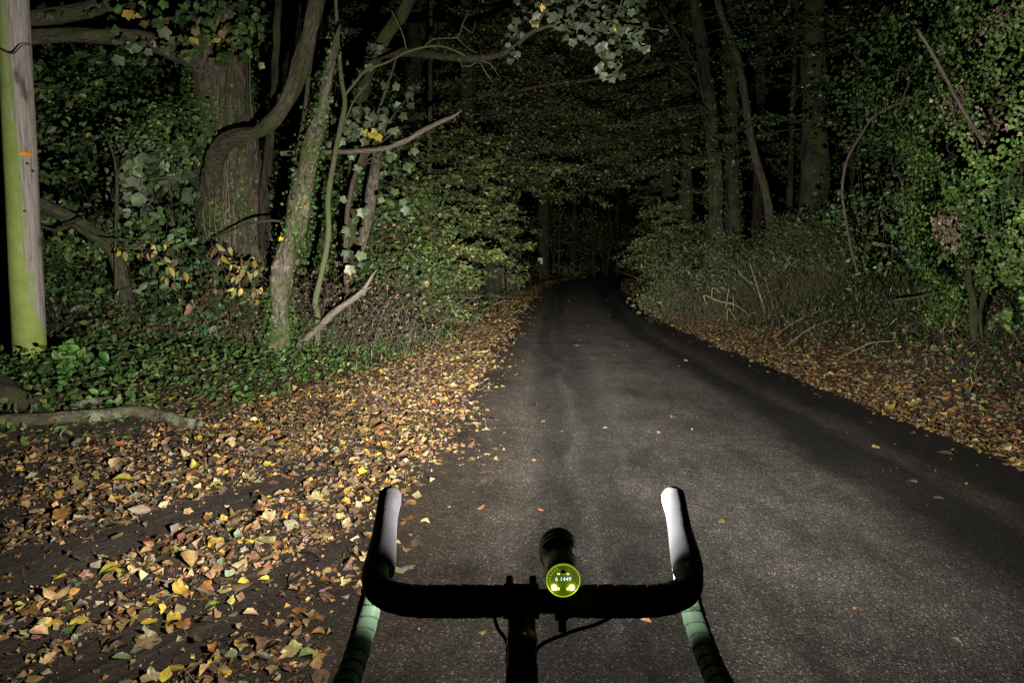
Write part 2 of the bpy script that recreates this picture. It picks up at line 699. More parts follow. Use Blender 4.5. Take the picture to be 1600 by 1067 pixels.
M_LEAF = leaf_mat("living_leaf", .45, .4, .22, .25, 30)
M_IVY = leaf_mat("ivy_leaf", .52, .28, .14, .3, 30)
M_DEAD = leaf_mat("dead_leaf", .65, .25, .12, .45, 55)
M_FALLEN = leaf_mat("fallen_leaf_surface", .65, .25, .1, .5, 5)
M_TWIG = bark_mat("twig_bark", (.06, .045, .032), (.16, .125, .09), 60)
M_BARK_BIG = bark_mat("ridged_bark", (.035, .028, .022), (.185, .145, .12), 18, (.05, .065, .02), .2, 1.0, .22)
M_BARK_PALE = bark_mat("pale_flaking_bark", (.07, .056, .042), (.34, .29, .23), 34, (.06, .075, .02), .2, .9, .3)
M_BARK_GREEN = bark_mat("smooth_green_bark", (.045, .040, .026), (.155, .138, .095), 26, (.05, .058, .024), .2, .7, .3)
M_MOSSY = bark_mat("mossy_dark_bark", (.025, .024, .014), (.075, .070, .045), 22, (.05, .065, .018), .45, .8, .25)
M_SAPLING = bark_mat("sapling_bark", (.075, .072, .042), (.17, .16, .10), 40, (.08, .10, .04), .35, .4, .3)
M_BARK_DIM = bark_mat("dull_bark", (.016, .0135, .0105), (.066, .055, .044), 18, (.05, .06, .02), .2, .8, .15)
M_BARE = bark_mat("bare_wood", (.10, .082, .062), (.29, .255, .20), 70, None, 0, .5, .08)
M_REDSTEM = bark_mat("brown_stem", (.065, .050, .038), (.18, .142, .112), 50)
M_OLIVESTEM = bark_mat("olive_stem", (.06, .06, .03), (.15, .145, .085), 60)
M_STRAW = bark_mat("dry_straw", (.28, .24, .16), (.55, .48, .34), 60)
M_LOG = bark_mat("lichen_log", (.040, .036, .022), (.12, .108, .066), 22, (.22, .23, .16), .14, .5, .5)


def mat_asphalt():
    m, nt, b, out = new_mat("worn_asphalt")
    pos = N_(nt, "ShaderNodeNewGeometry").outputs["Position"]
    uv = attr(nt, "along").outputs["Vector"]
    sep = N_(nt, "ShaderNodeSeparateXYZ")
    nt.links.new(uv, sep.inputs[0])
    u = sep.outputs[0]                       # metres from the left edge
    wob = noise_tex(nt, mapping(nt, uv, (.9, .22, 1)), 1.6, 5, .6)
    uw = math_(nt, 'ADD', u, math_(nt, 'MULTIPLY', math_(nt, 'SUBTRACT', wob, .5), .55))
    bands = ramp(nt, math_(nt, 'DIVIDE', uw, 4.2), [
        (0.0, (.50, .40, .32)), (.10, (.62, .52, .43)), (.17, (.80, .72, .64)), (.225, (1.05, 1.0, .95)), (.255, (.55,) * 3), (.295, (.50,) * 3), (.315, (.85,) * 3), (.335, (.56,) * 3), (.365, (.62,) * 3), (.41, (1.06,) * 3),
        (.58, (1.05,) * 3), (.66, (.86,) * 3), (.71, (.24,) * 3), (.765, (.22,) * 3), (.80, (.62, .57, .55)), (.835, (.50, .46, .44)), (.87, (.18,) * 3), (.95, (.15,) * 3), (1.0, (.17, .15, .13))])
    big = noise_tex(nt, pos, 1.1, 6, .62)
    big2 = noise_tex(nt, mapping(nt, pos, (1.0, .3, 1)), 2.6, 5, .65)
    blot = mixc(nt, 1.0, ramp(nt, big, [(.32, (.58, .55, .52)), (.52, (1, 1, 1)), (.72, (1.15, 1.13, 1.1))]), ramp(nt, big2, [(.34, (.62, .6, .58)), (.48, (1, 1, 1)), (.7, (1.08, 1.06, 1.04))]), 'MULTIPLY')
    mid = noise_tex(nt, pos, 9, 6, .7)
    midc = ramp(nt, mid, [(.3, (.62, .6, .58)), (.7, (1.2, 1.2, 1.2))])
    vor = N_(nt, "ShaderNodeTexVoronoi", feature='F1')
    vor.inputs["Scale"].default_value = 135
    nt.links.new(pos, vor.inputs["Vector"])
    rnd = N_(nt, "ShaderNodeSeparateColor")
    nt.links.new(vor.outputs["Color"], rnd.inputs[0])
    stone = ramp(nt, rnd.outputs[0], [(0, (.030, .028, .026)), (.55, (.050, .047, .0435)), (.85, (.072, .068, .063)), (.955, (.092, .087, .081)), (.99, (.19, .18, .168))])
    gap = ramp(nt, vor.outputs["Distance"], [(.25, (1, 1, 1)), (.6, (.45, .43, .41))])
    c = mixc(nt, 1.0, stone, gap, 'MULTIPLY')
    for k in (bands, blot, midc):
        c = mixc(nt, 1.0, c, k, 'MULTIPLY')
    nt.links.new(c, b.inputs["Base Color"])
    b.inputs["Roughness"].default_value = .62
    b.inputs["Diffuse Roughness"].default_value = 1.0
    b.inputs["Specular IOR Level"].default_value = .35
    h = math_(nt, 'SUBTRACT', math_(nt, 'MULTIPLY', mid, .5), vor.outputs["Distance"])
    bump(nt, b, h, .9, .006)
    return m


def mat_soil():
    m, nt, b, out = new_mat("dark_leafy_soil")
    pos = N_(nt, "ShaderNodeNewGeometry").outputs["Position"]
    st = mapping(nt, pos, (1, 1, 1), (0, 0, math.radians(32)))
    st = mapping(nt, st, (5.0, .7, 1))
    n1 = noise_tex(nt, st, 2.2, 6, .65)
    n2 = noise_tex(nt, pos, 26, 6, .7)
    n3 = noise_tex(nt, pos, 120, 3, .6)
    c = ramp(nt, n1, [(.3, (.024, .019, .014)), (.52, (.044, .034, .025)), (.72, (.075, .057, .040))])
    c = mixc(nt, 1.0, c, ramp(nt, n2, [(.3, (.5, .5, .5)), (.7, (1.35, 1.3, 1.25))]), 'MULTIPLY')
    c = mixc(nt, ramp(nt, n3, [(.68, (0, 0, 0)), (.74, (1, 1, 1))]), c, (.16, .13, .10))
    nt.links.new(c, b.inputs["Base Color"])
    b.inputs["Roughness"].default_value = .8
    b.inputs["Specular IOR Level"].default_value = .25
    bump(nt, b, math_(nt, 'ADD', math_(nt, 'MULTIPLY', n1, 1.4), math_(nt, 'ADD', n2, math_(nt, 'MULTIPLY', n3, .4))), 1.0, .045)
    return m


M_ROAD, M_SOIL = mat_asphalt(), mat_soil()

# ------------------------------------------------------------------ ground and road
xs = np.concatenate([-np.geomspace(300, 14, 14), np.arange(-13.8, 14, .2), np.geomspace(14.2, 300, 14)])
ys = np.concatenate([-np.geomspace(60, 6.5, 8), np.arange(-6, 30, .2), np.arange(30, 100, .8), np.geomspace(101, 500, 14)])
X, Y = np.meshgrid(xs, ys, indexing='ij')
Z = ground_z(X, np.clip(Y, -10, 100))
inner = (X > road_left(Y) - .25) & (X < road_right(Y) + .1) & (Y < 84)
Z = np.where(inner, np.minimum(Z, 0) - .012, Z)
V = np.stack([X, Y, Z], -1).reshape(-1, 3)
nx, ny = X.shape
i, j = np.meshgrid(np.arange(nx - 1), np.arange(ny - 1), indexing='ij')
q = np.stack([i * ny + j, (i + 1) * ny + j, (i + 1) * ny + j + 1, i * ny + j + 1], -1).reshape(-1, 4)
mb = MB()
mb.add(V, [q], None, np.stack([V[:, 0], V[:, 1]], 1))
tag(mb.build("ground", M_SOIL), kind="structure")

mb = MB()
yy = np.concatenate([np.arange(-6, 40, .25), np.arange(40, 83, .7)])
uu = np.linspace(0, 1, 25)
L, R = road_left(yy) - .3, road_right(yy) + .12
wig = (fbm(yy * 1.3, yy * 0 + 3, 2) - .5) * .25
L = L + wig
R = R + (fbm(yy * 1.7, yy * 0 + 8, 1) - .5) * .12
RX = L[:, None] + (R - L)[:, None] * uu[None]
RY = np.repeat(yy[:, None], 25, 1)
RZ = .008 + .03 * np.sin(np.pi * uu)[None] * np.ones_like(RX) - .012 * (uu[None] < .01)
V = np.stack([RX, RY, RZ], -1).reshape(-1, 3)
UVr = np.stack([(uu[None] * 4.2) * np.ones_like(RX), RY], -1).reshape(-1, 2)
n, m_ = RX.shape
i, j = np.meshgrid(np.arange(n - 1), np.arange(m_ - 1), indexing='ij')
q = np.stack([i * m_ + j, i * m_ + j + 1, (i + 1) * m_ + j + 1, (i + 1) * m_ + j], -1).reshape(-1, 4)
mb.add(V, [q], None, UVr)
tag(mb.build("road", M_ROAD), kind="structure")


def surf_z(x, y):
    u = (x - (road_left(y) - .3)) / (road_right(y) - road_left(y) + .42)
    r = .008 + .03 * np.sin(np.pi * np.clip(u, 0, 1))
    return np.where((u > 0) & (u < 1), r, ground_z(x, y))


exec_parts = []
# ------------------------------------------------------------------ trees: generators
def ivy_on(mb, c, r, density, size=(.04, .075), pal=IVYC, face=None, spread=.05, rng=RNG, zmax=None, tpl=IVY):
    """ivy leaves clinging to a tube with centres c and radii r"""
    seg = np.linalg.norm(np.diff(c, axis=0), axis=1)
    area = seg * 2 * math.pi * (r[:-1] + r[1:]) / 2
    N = int(area.sum() * density)
    k = rng.choice(len(seg), N, p=area / area.sum())
    f = rng.random(N)[:, None]
    base = c[k] * (1 - f) + c[k + 1] * f
    rr = r[k]
    t, A, B = frames(c)
    th = rng.uniform(0, 2 * math.pi, N)
    out = np.cos(th)[:, None] * A[k] + np.sin(th)[:, None] * B[k]
    pat = noise2(th * 1.3 + 7, base[:, 2] * 1.5, 3)
    keep = pat + rng.normal(0, .12, N) > .42
    if face is not None:
        keep &= (out @ np.array(face)) > rng.uniform(-.6, .5, N)
    if zmax is not None:
        keep &= base[:, 2] < zmax
    base, out, rr = base[keep], out[keep], rr[keep]
    N = len(base)
    pos = base + out * (rr + np.abs(rng.normal(.015, spread, N)))[:, None]
    nrm = unit(out + rng.normal(0, .45, (N, 3)))
    d = unit(np.array([0, 0, -1.0]) + rng.normal(0, .6, (N, 3)))
    leaves(mb, pos, d, nrm, rng.uniform(*size, N), tpl, palette(N, pal, np.ones(len(pal))), .25, rng)


def spray(mbt, mbl, start, az, L, rise, droop, nleaf, size, pal, w, tpl, rng, width=.38, r0=.018, tilt=.45, thick=.07):
    """one roughly flat layered branch spray, the habit of beech and hazel"""
    d0 = np.array([math.cos(az), math.sin(az), 0])
    s = np.linspace(0, 1, 7)
    c = start + d0 * (s * L)[:, None] + np.array([0, 0, 1.0]) * (rise * L * s - droop * L * s ** 2)[:, None] + rng.normal(0, .03 * L, (7, 3)) * s[:, None] ** .7
    tube(mbt, c, np.linspace(r0, .003, 7), 4, step=L / 8, cap=False)
    side = np.array([-d0[1], d0[0], 0])
    nb = max(4, int(L * 5))
    for _ in range(nb):
        s0 = rng.uniform(.15, .98)
        p = np.array([np.interp(s0, s, c[:, k]) for k in range(3)])
        sg = rng.choice([-1, 1])
        ln = L * width * (1.15 - s0) * rng.uniform(.5, 1.1) + .15
        dd = unit(d0 * rng.uniform(.4, 1) + side * sg * rng.uniform(.5, 1.1) + np.array([0, 0, rng.normal(-.05, .15)]))
        e = p + dd * ln + np.array([0, 0, -droop * ln * .5])
        tube(mbt, np.array([p, (p + e) / 2 + rng.normal(0, .02, 3), e]), [.005, .004, .002], 3, step=.3, cap=False)
        m = max(3, int(nleaf / nb))
        f = rng.uniform(.05, 1.08, m)[:, None]
        q = p + (e - p) * f + np.cross(dd, [0, 0, 1.0]) * rng.normal(0, .06, (m, 1)) + rng.normal(0, thick * .5, (m, 3)) * np.array([.5, .5, 1])
        nrm = unit(np.array([0, -.45, .9]) + rng.normal(0, tilt, (m, 3)))
        ld = unit(dd + rng.normal(0, .6, (m, 3)) + np.array([0, 0, -.25]))
        leaves(mbl, q, ld, nrm, rng.uniform(size * .7, size * 1.3, m), tpl, palette(m, pal, w, .22, rng), .3, rng)


def woodland_tree(name, label, base_px, Yd, top_px, rpx, sprays, cat="tree", bark=None, ivy=0, pal=BEECH, w=(3, 3, 2, 1.5, .6), size=.07, tpl=SMALL, seed=1, group=None, lumps=.12, mids=(), tilt=.6, extra_z=(1.5, 7)):
    """base_px/top_px: where the photo shows the trunk; sprays: (count, zlo, zhi, len lo, len hi, azimuth centre, azimuth spread, leaves)"""
    rng = np.random.default_rng(seed)
    b = P(base_px[0], base_px[1], Yd)
    b[2] = gz(b[0], b[1]) - .1
    spec = [b] + [P(a, c_, y_) for a, c_, y_ in mids] + [P(top_px[0], top_px[1], top_px[2] if len(top_px) > 2 else Yd)]
    t = spec[-1]
    dirn = unit(spec[-1] - spec[-2])
    spec.append(t + dirn * 3.0)
    r0 = rpx / F_PX * Yd
    rad = np.linspace(r0, r0 * .62, len(spec))
    rad[0] = r0 * 1.25
    root = thing(name, label, cat, b + np.array([0, 0, .1]), group)
    mt, ml = MB(), MB()
    c, r = tube(mt, np.array(spec), rad, 12, step=max(r0 * 1.3, .12), lumps=lumps, seed=seed)
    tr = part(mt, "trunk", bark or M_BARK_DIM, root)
    mt = MB()
    for (cnt, zl, zh, ll, lh, ac, asp, nl) in sprays:
        for _ in range(cnt):
            z = rng.uniform(zl, zh)
            k = np.argmin(np.abs(c[:, 2] - z))
            spray(mt, ml, c[k].copy() + np.array([0, 0, z - c[k, 2]]) * (abs(z - c[k, 2]) < 1), math.radians(ac + rng.uniform(-asp, asp)), rng.uniform(ll, lh), rng.uniform(-.02, .25), rng.uniform(.15, .45), nl, size, pal, w, tpl, rng, tilt=tilt)
    if mt.n:
        part(mt, "branches", M_TWIG, root, "stuff")
        part(ml, "crown", M_LEAF, root, "stuff")
    if ivy:
        mi = MB()
        ivy_on(mi, c, r, ivy, rng=rng)
        part(mi, "ivy", M_IVY, root, "stuff")
    return root


def bush(name, label, centre, rad, nclump, nleaf, size, pal, w, tpl=OVATE, cat="shrub", seed=1, stems=14, stem_mat=None, tilt=.7, group=None, clump=.22, leafmat=None, updir=0.0, floor=None, hollow=.55, curl=.3):
    rng = np.random.default_rng(seed)
    cx, cy = centre[0], centre[1]
    z0 = gz(cx, cy)
    top = centre[2] if len(centre) > 2 else z0
    root = thing(name, label, cat, (cx, cy, z0), group)
    ml, mt = MB(), MB()
    rx, ry, rz = rad
    cc = np.array([cx, cy, max(top, z0)])
    d = rand_dir(nclump, rng)
    if floor is None:
        low = min(max((max(top, z0) - z0) / rad[2], .12), .95)
        d[:, 2] = np.where(rng.random(nclump) < low / (1 + low), -np.abs(d[:, 2]) * low, np.abs(d[:, 2]))
    rr = rng.uniform(hollow, 1.0, nclump) ** .6 * (1 + .8 * (fbm(d[:, 0] * 2 + seed, d[:, 2] * 2 + d[:, 1], 2) - .5))
    ctr = cc + d * rr[:, None] * np.array([rx, ry, rz])
    gapn = fbm(ctr[:, 0] * 1.2 + seed, ctr[:, 2] * 1.4 + ctr[:, 1] * .8 + 3, seed % 3)
    gk = gapn >= np.quantile(gapn, .30)
    ctr, d = ctr[gk], d[gk]
    nclump = len(ctr)
    cf = np.exp(rng.normal(0, .38, nclump))
    sf = rng.choice([.75, 1.0, 1.5], nclump)
    base = np.array([cx, cy, z0])
    for k in rng.choice(nclump, min(stems // 2, nclump), replace=False):
        e = ctr[k]
        st = base + np.array([rng.normal(0, rx * .25), rng.normal(0, ry * .25), -.05])
        md = (st + e) / 2 + np.array([rng.normal(0, .1), rng.normal(0, .1), .15 * rz])
        tube(mt, np.array([st, md, e]), [.006, .0045, .002], 4, step=.25, cap=False)
    per = max(2, nleaf // nclump)
    k = np.repeat(np.arange(nclump), per)
    pos = ctr[k] + rng.normal(0, clump, (len(k), 3)) * np.array([1, 1, .5]) * rng.choice([.5, 1.0, 1.3], (len(k), 1))
    pos[:, 2] = np.maximum(pos[:, 2], ground_z(pos[:, 0], pos[:, 1]) + .03)
    nrm = unit(d[k] * .8 + np.array([0, -.25, .55]) + rng.normal(0, tilt, (len(k), 3)))
    ld = unit(rng.normal(0, 1, (len(k), 3)) + np.array([0, 0, -.5 + updir]))
    leaves(ml, pos, ld, nrm, rng.uniform(size * .65, size * 1.35, len(k)) * sf[k], tpl, palette(len(k), pal, w, .22, rng) * cf[k][:, None], curl, rng)
    if stems:
        part(mt, "stems", stem_mat or M_TWIG, root, "stuff")
    part(ml, "foliage", leafmat or M_LEAF, root, "stuff")
    return root


# ------------------------------------------------------------------ left side: pole
def pole_mat():
    m, nt, b, out = new_mat("weathered_pole_wood")
    tc = N_(nt, "ShaderNodeTexCoord").outputs["Object"]
    sep = N_(nt, "ShaderNodeSeparateXYZ")
    nt.links.new(tc, sep.inputs[0])
    g = noise_tex(nt, mapping(nt, tc, (1, 1, .05)), 38, 7, .65)
    wood = ramp(nt, g, [(.3, (.13, .112, .10)), (.5, (.25, .225, .205)), (.7, (.34, .31, .29))])
    knots = noise_tex(nt, mapping(nt, tc, (1, 1, .35)), 5.5, 3, .5)
    wood = mixc(nt, ramp(nt, knots, [(.63, (0, 0, 0)), (.70, (.85, .85, .85))]), wood, (.06, .05, .04))
    crack = noise_tex(nt, mapping(nt, tc, (1, 1, .03)), 14, 4, .5)
    wood = mixc(nt, ramp(nt, crack, [(.485, (0, 0, 0)), (.5, (.8, .8, .8)), (.515, (0, 0, 0))]), wood, (.07, .06, .05))
    n = noise_tex(nt, tc, 4.5, 6, .65)
    xr = math_(nt, 'ADD', math_(nt, 'MULTIPLY', math_(nt, 'SUBTRACT', sep.outputs[0], math_(nt, 'MULTIPLY', sep.outputs[2], POLE_SLOPE)), .82), math_(nt, 'MULTIPLY', sep.outputs[1], .57))
    thr = ramp(nt, math_(nt, 'DIVIDE', sep.outputs[2], 8.0), [(.0, (.80,) * 3), (.05, (.60,) * 3), (.10, (.50,) * 3), (.2, (.445,) * 3), (.4, (.40,) * 3), (1, (.385,) * 3)])
    edge = math_(nt, 'SUBTRACT', math_(nt, 'ADD', xr, .5), thr)
    side = math_(nt, 'ADD', math_(nt, 'MULTIPLY', edge, 9.0), math_(nt, 'MULTIPLY', math_(nt, 'SUBTRACT', n, .5), 2.8))
    algae = ramp(nt, side, [(.0, (.9, .9, .9)), (.75, (0, 0, 0))])
    gcol = ramp(nt, n, [(.3, (.14, .20, .035)), (.5, (.21, .28, .055)), (.7, (.26, .33, .075))])
    nt.links.new(mixc(nt, algae, wood, gcol), b.inputs["Base Color"])
    b.inputs["Roughness"].default_value = .85
    b.inputs["Specular IOR Level"].default_value = .2
    bump(nt, b, g, .5, .006)
    return m


pb = on_ground(48, 574)
pt = P(20, 0, pb[1])
pdir = unit(pt - pb)
POLE_SLOPE = float(pdir[0] / pdir[2])
root = thing("utility_pole", "round timber utility pole with green algae down its road-facing side and an orange band", "pole", pb)
pr = 22.5 / F_PX * pb[1] * 1.0
mb = MB()
L_ = 8.0
s = np.linspace(-.3, L_, 60)
tube(mb, pb + pdir * s[:, None], np.interp(s, [0, L_], [pr * 1.03, pr * .8]), 28, resampled=True, lumps=.012, seed=3)
mb.v = [v - pb for v in mb.v]
o = bpy.data.objects.new("shaft", mb.mesh("shaft", pole_mat()))
C.objects.link(o)
o.parent = root
sb = (P(45, 243, pb[1]) - pb) @ pdir
mb = MB()
ca = np.array([-.6, -1.0])
for a0, a1, hh in ((-.75, -.05, .055),):
    ang = np.linspace(a0, a1, 9) + math.radians(-12)
    rr_ = pr * .985 + .004
    Vb = []
    for zz in (-hh / 2, hh / 2):
        for rad_ in (rr_, rr_ + .004):
            for t in ang:
                Vb.append(pb + pdir * (sb + zz) + rad_ * np.array([math.cos(t), math.sin(t), 0]))
    k = len(ang)
    Fq = []
    for i_ in range(k - 1):
        Fq += [[k + i_, k + i_ + 1, 3 * k + i_ + 1, 3 * k + i_], [2 * k + i_, 3 * k + i_, 3 * k + i_ + 1, 2 * k + i_ + 1], [i_, i_ + 1, k + i_ + 1, k + i_]]
    mb.add(np.array(Vb), [Fq])
part(mb, "band", plain("orange_tape", (.55, .22, .02), .5), root)
for (kx, ky) in ((43, 256), (52, 268), (38, 330)):
    mb = MB()
    p = P(kx, ky, pb[1] - pr)
    lathe(mb, [(0, .012), (.01, .012), (.016, .007), (.016, 0)], p + np.array([0, .012, 0]), (0, -1, 0), 10)
    part(mb, "nail", plain("rusty_nail", (.12, .07, .04), .6, .6), root)
# dead stem curled round the pole
mb = MB()
tube(mb, np.array([P(2, 78, pb[1] - .25), P(20, 84, pb[1] - .27), P(34, 72, pb[1] - .26), P(48, 70, pb[1] - .1)]), [.012, .009, .006, .004], 6)
part(mb, "climbing_stem", M_TWIG, root)

# ------------------------------------------------------------------ left side: the big trunk
def px_tubes(mb, specs, ns=8, lumps=.08, seed=0, step=None):
    res = []
    for k, sp in enumerate(specs):
        pts, rad = path_px(sp)
        res.append(tube(mb, pts, rad, ns, step=step, lumps=lumps, seed=seed + k))
    return res


YB = 10.6
bb = P(365, 500, YB)
bb[2] = gz(bb[0], bb[1])
root = thing("old_tree", "massive old tree with ridged ivy-hung trunk and a thick bent limb, behind the pole", "tree", bb)
mb = MB()
pts = np.array([bb + np.array([.05, 0, -.15]), P(372, 470, YB), P(366, 380, YB), P(355, 260, YB), P(344, 120, YB), P(338, 0, YB), P(335, -220, YB)])
c_big, r_big = tube(mb, pts, np.array([.68, .60, .50, .48, .44, .42, .38]), 32, step=.10, lumps=.13, seed=5)
part(mb, "trunk", M_BARK_BIG, root)
for sp, nm in (([(333, 330, YB - .3, 11), (330, 285, YB - .5, 13.5), (337, 248, YB - .8, 14), (352, 222, YB - 1.1, 11.5), (378, 211, YB - 1.3, 9.5), (402, 207, YB - 1.4, 9.2), (424, 191, YB - 1.5, 11.5), (446, 162, YB - 1.5, 10.8), (462, 128, YB - 1.5, 11), (471, 98, YB - 1.5, 12), (484, 50, YB - 1.5, 11.5), (497, -10, YB - 1.5, 11.5), (510, -90, YB - 1.5, 11)], "limb"),
               ([(330, 110, YB, 22), (296, 88, YB - .4, 15), (235, 66, YB - .9, 13), (150, 56, YB - 1.2, 11), (60, 58, YB - 1.4, 10), (-60, 66, YB - 1.6, 9)], "limb"),
               ([(330, -60, YB, 20), (240, -22, YB - .4, 13), (160, 8, YB - .7, 12), (90, 26, YB - .9, 12), (20, 34, YB - 1.1, 11), (-60, 30, YB - 1.2, 10)], "limb"),
               ([(410, 400, YB - .2, 8), (412, 300, YB - .3, 7), (422, 220, YB - .3, 6), (428, 150, YB - .3, 5), (432, 60, YB - .2, 5), (436, -20, YB, 5)], "stem")):
    mb = MB()
    pts, rad = path_px(sp)
    tube(mb, pts, rad, 20, step=.045, lumps=.13, seed=len(sp))
    part(mb, nm, M_BARK_GREEN if nm == "limb" else M_BARK_DIM, root)
# dead climbing stems on the trunk face
rng = np.random.default_rng(31)
for k in range(16):
    x0 = rng.uniform(322, 400)
    y0, y1 = rng.uniform(380, 420), rng.uniform(20, 280)
    m = 6
    sy = np.linspace(y0, y1, m)
    sx = x0 + np.cumsum(rng.normal(0, 6, m)) + (345 - x0) * np.linspace(0, .3, m)
    pts = []
    for a, b_ in zip(sx, sy):
        d = (a - 352) / F_PX * YB
        ytr = YB - math.sqrt(max(.50 ** 2 - d * d, .01)) - .03
        pts.append(P(a, b_, ytr))
    mb = MB()
    tube(mb, np.array(pts), np.linspace(.014, .006, m), 5, step=.12)
    part(mb, "climbing_stem", M_BARE if k % 3 else M_TWIG, root)
mi = MB()
ivy_on(mi, c_big, r_big, 420, (.035, .075), face=(-.9, -.5, 0), spread=.08, rng=rng)
ivy_on(mi, c_big, r_big, 240, (.03, .06), face=(.5, -.8, 0), spread=.03, rng=rng)
ivy_on(mi, c_big, r_big, 330, (.03, .07), face=(.1, -1, 0), spread=.05, rng=rng)
part(mi, "ivy", M_IVY, root, "stuff")
# low hanging lobed leaves of the crown, big enough to tell apart
LEAF_CACHE = {}


def leaf_mesh(key, tpl, col, mat, seed, curl=.3):
    if key not in LEAF_CACHE:
        mbx = MB()
        g = np.random.default_rng(seed)
        leaves(mbx, np.zeros((1, 3)), np.array([[0, 1.0, 0]]), np.array([[0, 0, 1.0]]), 1.0, tpl, np.array([col]), curl, g, vary=.3)
        LEAF_CACHE[key] = mbx.mesh("leaf", mat)
    return LEAF_CACHE[key]


def leaf_objects(root, pos, direc, normal, size, tpl, pal, matl, key, seed, name="leaf", nvar=18, curl=.3):
    """each leaf an object of its own; alike leaves share one mesh"""
    from mathutils import Matrix
    g = np.random.default_rng(seed)
    cols = palette(nvar, pal, np.ones(len(pal)), .2, g)
    n = unit(normal)
    d = unit(direc - n * np.sum(direc * n, 1, keepdims=True))
    s = np.cross(d, n)
    loc = np.array(root.location)
    for k in range(len(pos)):
        v = int(g.integers(nvar))
        me = leaf_mesh((key, v), tpl, cols[v], matl, seed * 100 + v, curl)
        o = bpy.data.objects.new(name, me)
        q = pos[k] - loc
        M = Matrix(((s[k][0], d[k][0], n[k][0], q[0]), (s[k][1], d[k][1], n[k][1], q[1]), (s[k][2], d[k][2], n[k][2], q[2]), (0, 0, 0, 1)))
        o.parent = root
        o.matrix_basis = M @ Matrix.Scale(float(size[k]), 4)
        C.objects.link(o)


def hang_leaves(root, boxes, pal, seed, size=.13, tpl=MAPLE, key="maple", matl=None):
    """boxes: (x0,x1,y0,y1,Y,count): leaves filling those parts of the picture at that distance"""
    g = np.random.default_rng(seed)
    pos = []
    for x0, x1, y0, y1, Yd, cnt in boxes:
        for _ in range(cnt):
            pos.append(P(g.uniform(x0, x1), g.uniform(y0, y1), Yd + g.normal(0, .22)))
    pos = np.array(pos)
    N = len(pos)
    nrm = unit(np.array([0, -.75, .35]) + g.normal(0, .4, (N, 3)))
    d = unit(np.array([0, -.2, -1.0]) + g.normal(0, .45, (N, 3)))
    leaf_objects(root, pos, d, nrm, g.uniform(size * .65, size * 1.2, N), tpl, pal, matl or M_LEAF, key, seed)


hang_leaves(root, [(135, 260, 25, 75, 9.2, 16), (170, 240, 62, 88, 9.2, 7), (195, 240, 60, 92, 9.1, 4), (250, 300, 30, 80, 9.2, 8)], SYCA, 41, .15, key="grey_maple")
hang_leaves(root, [(190, 235, 2, 25, 9.0, 6), (270, 365, 25, 60, 9.0, 6)], YELLOW, 42, .13, key="yellow_maple")
hang_leaves(root, [(280, 415, 0, 100, 9.4, 120), (60, 130, 0, 20, 9.3, 8), (140, 280, 0, 30, 9.3, 30)], GREEN[:3], 43, .12, key="green_maple")

# ivy-clad leaning trunk with a broken top
ib = on_ground(430, 556)
YI = ib[1]
root = thing("snag", "leaning pale flaking trunk wrapped in ivy with a splintered broken top", "tree", ib)
mb = MB()
pts, rad = path_px([(428, 566, YI, 17), (436, 500, YI, 16), (443, 430, YI, 15), (458, 360, YI, 14), (472, 300, YI, 14), (486, 235, YI, 14), (503, 170, YI, 10), (515, 110, YI, 7), (524, 70, YI, 5), (531, 40, YI, 1.5)])
c_i, r_i = tube(mb, pts, rad, 18, step=.035, lumps=.2, seed=8)
part(mb, "trunk", M_BARK_PALE, root)
mb = MB()
pts, rad = path_px([(500, 185, YI - .05, 6), (512, 135, YI - .1, 4), (522, 95, YI - .12, 1.2)])
tube(mb, pts, rad, 7, lumps=.2)
part(mb, "splinter", M_BARE, root)
mi = MB()
ivy_on(mi, c_i, r_i, 900, (.035, .065), spread=.06, rng=rng)
part(mi, "ivy", M_IVY, root, "stuff")
hang_leaves(root, [(468, 480, 318, 332, YI - .3, 2), (440, 448, 368, 374, YI - .3, 1)], [(.6, .42, .03)], 44, .07, IVY, "yellow_ivy")

